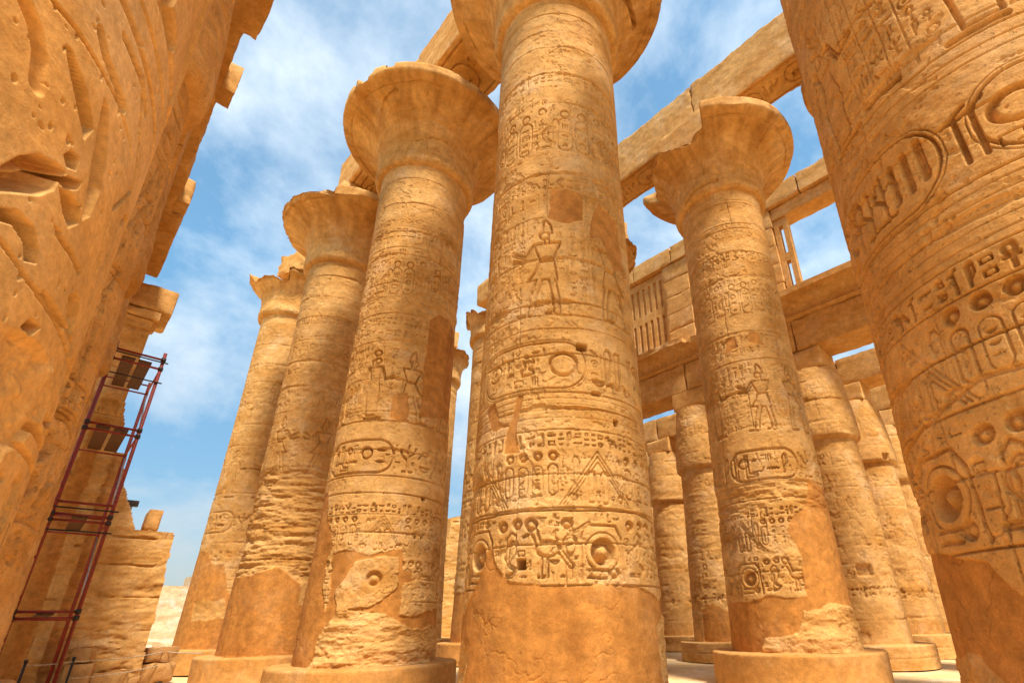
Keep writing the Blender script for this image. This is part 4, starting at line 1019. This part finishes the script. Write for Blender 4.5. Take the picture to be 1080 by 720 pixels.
grille(6.62, 10.18, .05, zt-.02, 1, 8); grille(1.37, 4.93, .05, zt-.02, 2, 8)
grille(-3.73, .03, .05, zt-.74, 3, 8, keep=(7, 8))
cblock('lintel', -3.70, .02, zt-.72, zt-.01, -.5, .5, 261)
cblock('sill', -3.73, .03, -.02, .10, -.5, .5, 260)

# ================================================================== LEFT SIDE: NEAR BUD COLUMNS, BEAMS, BROKEN CORNICE
XL = -7.70
def carve_near(F, sm_):
    # the column beside the camera: one frieze of large ringed names, deep cut
    D, e = .05, .018; F.k = .36
    M = {
        'blade1': [(0.492, 1.042), (0.508, 1.051), (0.538, 1.04), (0.576, 1.029), (0.608, 1.008), (0.637, 0.988), (0.626, 0.943), (0.587, 0.965), (0.548, 0.992), (0.51, 1.022)],
        'blade2': [(0.629, 1.073), (0.654, 1.073), (0.676, 1.042), (0.717, 0.987), (0.747, 0.92), (0.75, 0.845), (0.725, 0.813), (0.714, 0.849), (0.677, 0.931), (0.652, 0.997), (0.636, 1.042)],
        'spot': [(0.606, 0.891), (0.637, 0.901), (0.642, 0.872), (0.614, 0.853), (0.595, 0.864)],
        'eye': [(0.467, 0.677), (0.494, 0.723), (0.514, 0.77), (0.543, 0.81), (0.589, 0.836), (0.62, 0.844), (0.611, 0.815), (0.609, 0.787), (0.582, 0.747), (0.529, 0.701), (0.479, 0.656)],
        'nub': [(0.601, 0.809), (0.629, 0.843), (0.672, 0.87), (0.671, 0.848), (0.635, 0.814)],
        'nub2': [(0.62, 0.803), (0.652, 0.825), (0.7, 0.828), (0.718, 0.797), (0.693, 0.765), (0.659, 0.773)],
        'arc': [(0.514, 0.646), (0.527, 0.664), (0.561, 0.69), (0.607, 0.692), (0.638, 0.668), (0.65, 0.641), (0.619, 0.624), (0.598, 0.65), (0.56, 0.657), (0.538, 0.645), (0.523, 0.63)],
        'longline': [(0.433, 1.077), (0.494, 1.095), (0.578, 1.106), (0.677, 1.116), (0.788, 1.114), (0.837, 1.105)],
        'groove': [(0.399, 1.013), (0.435, 0.995), (0.464, 0.962), (0.483, 0.913)],
        'dark3': [(0.546, 1.166), (0.583, 1.144), (0.657, 1.137), (0.701, 1.135)],
        'dark4': [(0.607, 1.246), (0.667, 1.251), (0.738, 1.259), (0.81, 1.241)],
        'teeth': [(0.668, 0.73), (0.696, 0.729), (0.741, 0.733), (0.804, 0.728)],
        'tooth1': [(0.646, 0.737), (0.675, 0.721), (0.683, 0.744)],
        'slot': [(0.801, 0.663), (0.826, 0.694), (0.865, 0.697), (0.896, 0.663), (0.9, 0.617), (0.834, 0.629)],
        'hole': [(0.699, 0.551), (0.744, 0.555), (0.723, 0.524), (0.682, 0.52)],
        'l1': [(0.555, 0.617), (0.653, 0.6), (0.76, 0.603), (0.834, 0.605)],
        'l2': [(0.686, 0.596), (0.79, 0.592), (0.923, 0.583), (1.029, 0.578)],
        'l3': [(0.705, 0.613), (0.806, 0.613), (0.931, 0.612)],
        'rough': [(0.564, 0.486), (0.621, 0.513), (0.758, 0.526), (0.903, 0.519), (0.946, 0.455), (0.858, 0.341), (0.705, 0.277)],
        'right': [(0.751, 1.241), (0.938, 1.09), (0.85, 0.952), (0.863, 0.873), (0.903, 0.788)],
    }
    for k, dd, ee, bo in (('blade1', .075, .012, 0), ('blade2', .075, .012, 0), ('spot', .09, .014, 0), ('nub', .11, .012, 0), ('nub2', .07, .012, .85), ('arc', .11, .012, 0), ('slot', .10, .012, 0), ('hole', .12, .016, 0), ('tooth1', .02, .008, .5)):
        F.cut([('p', M[k])], dd, ee, bo)
    F.cut([('p', M['eye'])], .09, .014, .88, .05)
    F.cut([('l', M['longline'], .006)], .018, .010, 0); F.cut([('l', M['groove'], .018)], .028, .03, .2)
    F.cut([('l', M['dark3'], .014)], .09, .012, 0); F.cut([('l', M['dark4'], .012)], .08, .012, 0); F.cut([('l', M['right'], .008)], .02, .010, 0)
    F.cut([('l', M['teeth'], .008)], .025, .008, 0)
    for k in ('l1', 'l2', 'l3'): F.cut([('l', M[k], .006)], .018, .010, 0)
    for q in range(260):
        x, z = F.rng.uniform(.2, 1.1), F.rng.uniform(.2, 1.5); q_ = abs(F.rng.normal(0, .003))+.0025
        F.cut([('e', x, z, q_, q_*F.rng.uniform(.6, 2.2))], .012, .006, .1)
    F.cut([('b', -.55, .83, .75, .38, .34, .012)], .022, .012, .2)
    s = -1.6
    while s < -.1: s += F.glyph(['bird', 'disk', 'reed', 'man', 'ankh'][F.rng.integers(5)], s, .48, .66, D, .02)+.06
    s = .95
    while s < 2: F.cart_v(s+.1, .45, .2, .6, .03, .014, False); s += .28
    F.hline(.395, -3, 3, .014, .03); F.hline(1.30, -3, 3, .014, .025); F.hline(1.38, -3, 3, .010, .015)
    F.text(.2, 1.6, .05, .33, .02, .01); F.text(-1.5, .2, .05, .33, .02, .01)
    a, b = -1.6, 1.8
    s = a
    while s < b: F.king(s, 1.5, 1.6, .035, .014, F.rng.random() < .5); s += .8
    F.columns_text(a, b, 3.2, 4.6, .2, .02, .01); F.text(a, b, 4.7, 5.2, .02, .012)
def near_rough(F):
    b, a, m_ = F.unplaster([(.40, .27), (.45, .46), (.62, .513), (.758, .526), (.903, .519), (.946, .455), (.858, .341), (.705, .277)], .04)
    F.R[b, a] *= 1-m_; F.W[b, a] += m_*(fbm(F.s[a], F.z[b], 7, 37, 6, rough=.62)*.05-.015)
zf = zs_grid((-1.05, -.2, .03), (-.2, .25, .008), (.25, 1.40, .0024), (1.40, 2.6, .008), (2.6, 9.6, .06))
GN = 'bud columns left of the camera'
def near_col():
    root = bud_column((XL, -4.90), 'carved column filling the left edge, deep signs inside a curved ring', 801, .0026, 1.15, near_rough, .90, zf, 1.65, GN, mat=CLOSESAND, carve=carve_near, rough=.05, low=.12, ero=.0)
    return root
near_col()
def carve_l2(F, sm_):
    a, b = -sm_, sm_
    carve_small(F, sm_)
    for (x, z, w, h) in ((1.0, 1.52, .15, .16), (.98, 1.16, .17, .12), (.5, 1.5, .15, .16)): F.cut([('e', x, z, w, h)], .10, .04, .85, .16)
    F.cut([('b', .95, 1.35, .5, .46, .3, .022)], .05, .02, .2); F.cut([('b', -.4, 1.35, .6, .46, .3, .022)], .05, .02, .2)
    for x in (.62, .74, 1.25): F.cut([('f', x, 1.3, .035, .3, .03)], .06, .02, .3)
    F.hline(.86, a, b, .02, .05); F.hline(1.86, a, b, .02, .05); F.text(a, b, 1.92, 2.18, .04, .018)
    s = a
    while s < b: F.cut([('l', [(s, 4.0), (s+.25, 4.6), (s+.3, 5.0)], .02)], .03, .02, .2); s += .16
bud_column((XL, .40), 'second carved column at the left, its bud bulging below the beam', 802, .013, 1.6, None, .905, zs_grid((-1.05, 9.6, .014)), 1.65, GN, mat=NEARSAND, carve=carve_l2, rough=.5, low=.4, rel=1.7)
bud_column((XL-.02, 6.10), 'third bud column of the left row, a sliver beyond the bulging bud', 803, .06, 1.9, None, .905, None, 1.65, GN)
bud_column((XL-.02, 11.4), 'fourth bud column of the left row behind the scaffold', 804, .06, 1.9, None, .90, None, 1.65, GN)
for i, (y0, y1, lab) in enumerate(((-4.9, .4, 'stone beam over the left edge column'), (.4, 6.1, 'stone beam above the bulging bud at the left'),
                                   (6.1, 11.4, 'stone beam of the left row above the scaffold side'), (11.4, 15.75, 'last stone beam of the left row ending at the wall pier'))):
    low_beam(XL+.02, y0, y1, 2.06, 1.55, lab, 120+i, 'stone beams over the left row', .09)
# what is left of the cornice: blocks jutting out over the nave
def jut(y0, y1, x1, z0, h, label, seed, x0=-7.6):
    def shp(P):                                  # hollow underside of a cavetto
        t = np.clip((P[:, 0]+(x1-x0)/2)/(x1-x0), 0, 1)
        Q = P.copy(); lo = P[:, 2] < h*.66; Q[lo, 2] = P[lo, 2]*(1-.85*t[lo]**2) + h*.62*t[lo]**3*.95
        return Q
    o = block('cornice_block', (x1-x0, y1-y0, h), SAND, None, .07, .04, .06, seed, fine=.02); o.location = ((x0+x1)/2, (y0+y1)/2, z0)
    tag(o, label, 'cornice block', 'cornice blocks left on the left row'); return o
ZJ = ZA+1.57
jut(1.6, 3.55, -6.10, ZJ, 1.2, 'large cornice block at the top left edge against the sky', 131)
jut(5.35, 6.0, -6.10, ZJ+.1, 1.0, 'small square cornice block jutting out below the large one', 132)
jut(10.5, 11.25, -6.10, ZJ+.1, 1.0, 'cornice block jutting out halfway down the left skyline', 133)
o = block('cornice_block', (1.5, 4.4, 1.05), SAND, None, .07, .04, .07, 135, fine=.02); o.location = (-6.88, 13.6, ZJ+.02)
tag(o, 'stretch of cornice on the left row between the lowest jutting block and the wall pier', 'cornice block', 'cornice blocks left on the left row')
o = block('cornice_block', (1.22, 14.0, 1.0), SAND, None, .08, .05, .10, 134, fine=.03); o.location = (-7.0, 4.35, ZJ-.005); o.scale = (1, 1, 1)
tag(o, 'long broken cornice course running along the left row under the jutting blocks', 'cornice block', 'cornice blocks left on the left row')

# ================================================================== END WALL AND PIER AT THE LEFT
def wall_face(name, outline, y, depth, seed, parent, d=.06, courses=.75, relief=False, pl=None, rough=1.0):
    xs = np.arange(min(p[0] for p in outline)-d, max(p[0] for p in outline)+d*1.5, d); zz = np.arange(min(p[1] for p in outline)-d, max(p[1] for p in outline)+d*1.5, d)
    F = Field(xs, zz, seed)
    r = F.rng
    zc = zz[0]; lev = []
    while zc < zz[-1]: lev.append(zc); zc += courses*r.uniform(.75, 1.25)
    if relief:
        F.text(xs[0], xs[-1], 4.2, 4.9, .04, .03); F.text(xs[0], xs[-1], 6.6, 7.3, .03, .03)
    F.erode(1.0, .5, -.02, zz[0], zz[-1], .07*rough)
    F.joints(lev, .09, .014, True)
    if pl:
        for q in pl: F.plaster(q, jag=.06)
    H = F.height()+fbm(xs, zz, 1.2, seed+8, 5, fz=5, rough=.6)*.06*rough*(1-F.P)
    X, Z = np.meshgrid(xs, zz)
    jag = fbm(xs, zz, 2.5, seed+4, 3)*.10
    ins = sd_poly(X, Z, outline)+jag < 0
    V = np.stack([X, y-H, Z+EYE], -1).reshape(-1, 3); n_ = len(xs); N_ = len(V)
    VB = np.stack([X, np.full(X.shape, y+depth), Z+EYE], -1).reshape(-1, 3)
    c = ins[:-1, :-1] & ins[1:, :-1] & ins[:-1, 1:] & ins[1:, 1:]
    I, J = np.nonzero(c); a = I*n_+J
    fr = np.stack([a, a+1, a+n_+1, a+n_], -1); bk = fr[:, ::-1]+N_
    quads = [fr, bk]
    pad = np.pad(c, 1)
    for (di, dj, p, q) in ((-1, 0, 0, 1), (1, 0, n_+1, n_), (0, -1, n_, 0), (0, 1, 1, n_+1)):
        nb = pad[1+di:1+di+c.shape[0], 1+dj:1+dj+c.shape[1]]
        I2, J2 = np.nonzero(c & ~nb); e = I2*n_+J2
        quads.append(np.stack([e+q, e+p, e+p+N_, e+q+N_], -1))
    V2 = np.vstack([V, VB]); Fc = np.concatenate(quads)
    use = np.unique(Fc); mp = np.full(len(V2), -1); mp[use] = np.arange(len(use))
    P = np.concatenate([F.P.ravel(), np.zeros(N_)])[use]
    o = mesh_obj(name, V2[use], mp[Fc], SAND, parent, True, {'plaster': P}); o.data.set_sharp_from_angle(angle=math.radians(50)); return o
pier = wall_face('wall_pier', [(-9.3, -1.8), (-9.3, 10.55), (-5.80, 10.55), (-5.83, 8.2), (-5.75, 7.0), (-5.55, 6.0), (-5.6, 5.2), (-5.6, -1.8)], 15.9, 1.5, 141, None, .04, .85, True,
                 [[(-6.6, -1.8), (-6.55, 3.5), (-6.4, 6.5), (-6.0, 6.5), (-6.05, 3.5), (-6.0, -1.8)]])
tag(pier, 'tall masonry pier behind the red scaffold carrying the end of the left beams', 'stone pier')
slab = block('cornice_slab', (3.5, 1.6, .34), SAND, None, .08, .03, .05, 142, fine=.015); slab.location = (-7.42, 16.6, 10.56+EYE); tag(slab, 'thin slab capping the masonry pier at the left', 'stone slab')
top = block('cornice_block', (2.1, 2.1, 1.0), SAND, None, .08, .04, .06, 143, fine=.015); top.location = (-6.42, 16.8, 10.92+EYE); tag(top, 'heavy cornice block resting on the pier slab, sticking out to the right', 'cornice block')
rw = wall_face('ruined_wall', [(-6.3, -1.8), (-6.3, 5.6), (-5.30, 5.45), (-5.2, 4.7), (-4.95, 4.2), (-4.65, 3.6), (-4.45, 3.0), (-3.33, 3.06), (-3.22, .5), (-3.20, -1.8)], 16.04, 1.4, 151, None, .04, .9, False,
               [[(-9, -3), (-8.9, -3), (-9, -2.9)]], 1.5)
tag(rw, 'broken block wall stepping down to the right behind the scaffold', 'wall')
o = block('loose_block', (.42, .8, .75), SAND, None, .06, .04, .05, 152); o.location = (-3.98, 16.9, 3.06+EYE); tag(o, 'small upright block standing on the top of the broken wall', 'stone block')
fl = thing('floodlight', 'small grey lamp box on the stepped edge of the broken wall', 'lamp', (-4.72, 16.25, 3.66+EYE))
block('lamp_body', (.34, .22, .20), DARKSTEEL, fl, .05, .0, .012, 5, (0, 0, .12), fine=0); block('bracket', (.06, .10, .14), STEEL, fl, .03, 0, .004, 6, (0, 0, 0), fine=0)
# tumbled blocks at the foot of the wall
rg = np.random.default_rng(5)
GR = 'tumbled blocks by the broken wall'
spots = [(-2.75, 17.2, 0, 1.1, .9, .62, 'large tumbled block at the right foot of the broken wall'), (-2.7, 17.3, .63, .95, .8, .45, 'flat block lying on the tumbled block right of the broken wall'),
         (-4.0, 15.7, 0, .9, .6, .5, 'low block lying in front of the broken wall'), (-4.75, 15.6, 0, .7, .7, .8, 'knobbly block standing in front of the broken wall'), (-4.75, 15.65, .81, .5, .5, .4, 'rough stone on top of the knobbly block'),
         (-3.5, 15.8, 0, .6, .5, .34, 'smallest block in front of the broken wall')]
for i, (x, y, z, a, b, h, lab) in enumerate(spots):
    o = block('fallen_block', (a, b, h), DARKSAND, None, .06, .08, .09, 160+i, fine=.03); o.location = (x, y, z); o.rotation_euler = (0, 0, rg.uniform(-.4, .4)); tag(o, lab, 'stone block', GR)

# ================================================================== SCAFFOLD
sf = thing('scaffold_tower', 'narrow red steel scaffold tower with dark boards leaning in front of the pier', 'scaffold', (-5.945, 12.9, 0))
hw, dp = .60, 2.7
for x in (-hw, hw):
    for y in (0, dp):
        tube('post', (x, y, 0), (x, y, 8.01+EYE+(.12 if y == 0 else 0)), .048, RED, sf)
lv = [.24, .40, 2.69, 2.85, 3.18, 5.28, 5.47, 7.56, 7.89]
for z in lv:
    zz = z+EYE
    tube('rail', (-hw, 0, zz), (hw, 0, zz), .036, RED, sf)
    if z not in (.40, 2.85, 5.47): tube('rail', (-hw, dp, zz), (hw, dp, zz), .028, RED, sf)
    for x in (-hw, hw):
        if z in (.24, 2.69, 5.28, 7.56): tube('rail', (x, 0, zz+.04), (x, dp, zz+.04), .026, RED, sf)
for z in (7.78, 7.08, 3.02, 2.42): tube('ledger', (-hw-.28, -.06, z+EYE), (hw+.14, -.06, z+EYE), .022, DARKSTEEL, sf)
for (z, a) in ((7.63, 2), (5.34, 2), (2.76, 1), (.29, 1)):
    for q in range(a):
        w = .33 if a == 2 else .34
        block('platform_board', (w, dp+.1, .05), WOOD, sf, .12, .004, .006, 170+q, (-.02-(a-1)*.2+q*.41, dp/2, z+EYE+.03), fine=.002)
for x in (-hw, hw):
    for y in (0, dp):
        block('base_plate', (.2, .2, .03), DARKSTEEL, sf, .1, 0, .004, 175, (x, y, 0), fine=0)
    for z in lv:
        if z != 3.18: tube('coupler', (x, 0, z+EYE-.06), (x, 0, z+EYE+.06), .066, DARKSTEEL, sf, 8)
for (z0, z1, x) in ((.3, 2.6, hw), (2.8, 5.2, hw), (5.4, 7.5, hw), (.3, 2.6, -hw), (2.8, 5.2, -hw), (5.4, 7.5, -hw)):
    tube('brace', (x, .1, z0+EYE), (x, dp-.1, z1+EYE), .02, STEEL, sf)

# ================================================================== ROPE BARRIER
posts = [(-5.1, 13.2, 'thin dark rope post standing before the scaffold foot'), (-2.55, 17.0, 'thin dark rope post by the tumbled blocks right of the broken wall'), (-6.0, 12.6, 'thin dark rope post leaning at the left edge below the scaffold')]
for x, y, lab in posts:
    p = thing('barrier_post', lab, 'post', (x, y, 0), 'posts of the rope barrier')
    tube('post_shaft', (0, 0, .05), (0, 0, 1.0), .028, DARKSTEEL, p); tube('foot', (0, 0, 0), (0, 0, .05), .16, DARKSTEEL, p, 16); tube('knob', (0, 0, .99), (0, 0, 1.06), .04, DARKSTEEL, p)
def rope(a, b, sag, label):
    P = [Vector(a).lerp(Vector(b), t)-Vector((0, 0, sag*4*t*(1-t))) for t in np.linspace(0, 1, 15)]
    V, F = [], []
    for i, p in enumerate(P):
        d = (P[min(i+1, 14)]-P[max(i-1, 0)]).normalized(); u = d.cross(Vector((0, 0, 1))).normalized(); w = u.cross(d)
        for k in range(6): V.append(p+u*.014*math.cos(k*math.pi/3)+w*.014*math.sin(k*math.pi/3))
    for i in range(14):
        for k in range(6): F.append((i*6+k, i*6+(k+1) % 6, i*6+6+(k+1) % 6, i*6+6+k))
    o = mesh_obj('barrier_rope', [tuple(v) for v in V], F, ROPE, None, True); tag(o, label, 'rope', 'ropes of the barrier')
rope((-6.0, 12.6, .95), (-5.1, 13.2, .95), .03, 'short pale rope at the left edge between the leaning posts')
rope((-5.1, 13.2, .95), (-2.55, 17.0, .95), .06, 'upper pale rope strung before the broken wall')
rope((-5.1, 13.2, .55), (-2.55, 17.0, .55), .06, 'lower pale rope strung before the broken wall')
rope((-2.55, 17.0, .95), (-1.75, 15.5, .90), .02, 'short pale rope from the post to the eroded great column')

# ================================================================== FAR RUINS
ruin = wall_face('ruined_wall', [(13.3, -1.8), (13.3, 3.4), (14.5, 3.8), (14.9, 5.6), (15.4, 5.9), (15.6, 7.4), (16.4, 7.7), (18.5, 7.9), (18.5, -1.8)], 28.6, 2.0, 171, None, .07, 1.0, False, None, 2.0)
tag(ruin, 'sunlit ruined wall far off in the gap left of the middle column', 'wall', None)
f2 = wall_face('ruined_wall', [(-6, -1.8), (-6, 1.0), (-2, 1.1), (-1.9, 2.3), (1.2, 2.4), (1.3, 3.6), (4.6, 3.7), (4.8, 4.7), (8, 4.8), (12, 4.7), (12, -1.8)], 58.0, 4.0, 172, None, .2, 1.3, False, None, 2.0)
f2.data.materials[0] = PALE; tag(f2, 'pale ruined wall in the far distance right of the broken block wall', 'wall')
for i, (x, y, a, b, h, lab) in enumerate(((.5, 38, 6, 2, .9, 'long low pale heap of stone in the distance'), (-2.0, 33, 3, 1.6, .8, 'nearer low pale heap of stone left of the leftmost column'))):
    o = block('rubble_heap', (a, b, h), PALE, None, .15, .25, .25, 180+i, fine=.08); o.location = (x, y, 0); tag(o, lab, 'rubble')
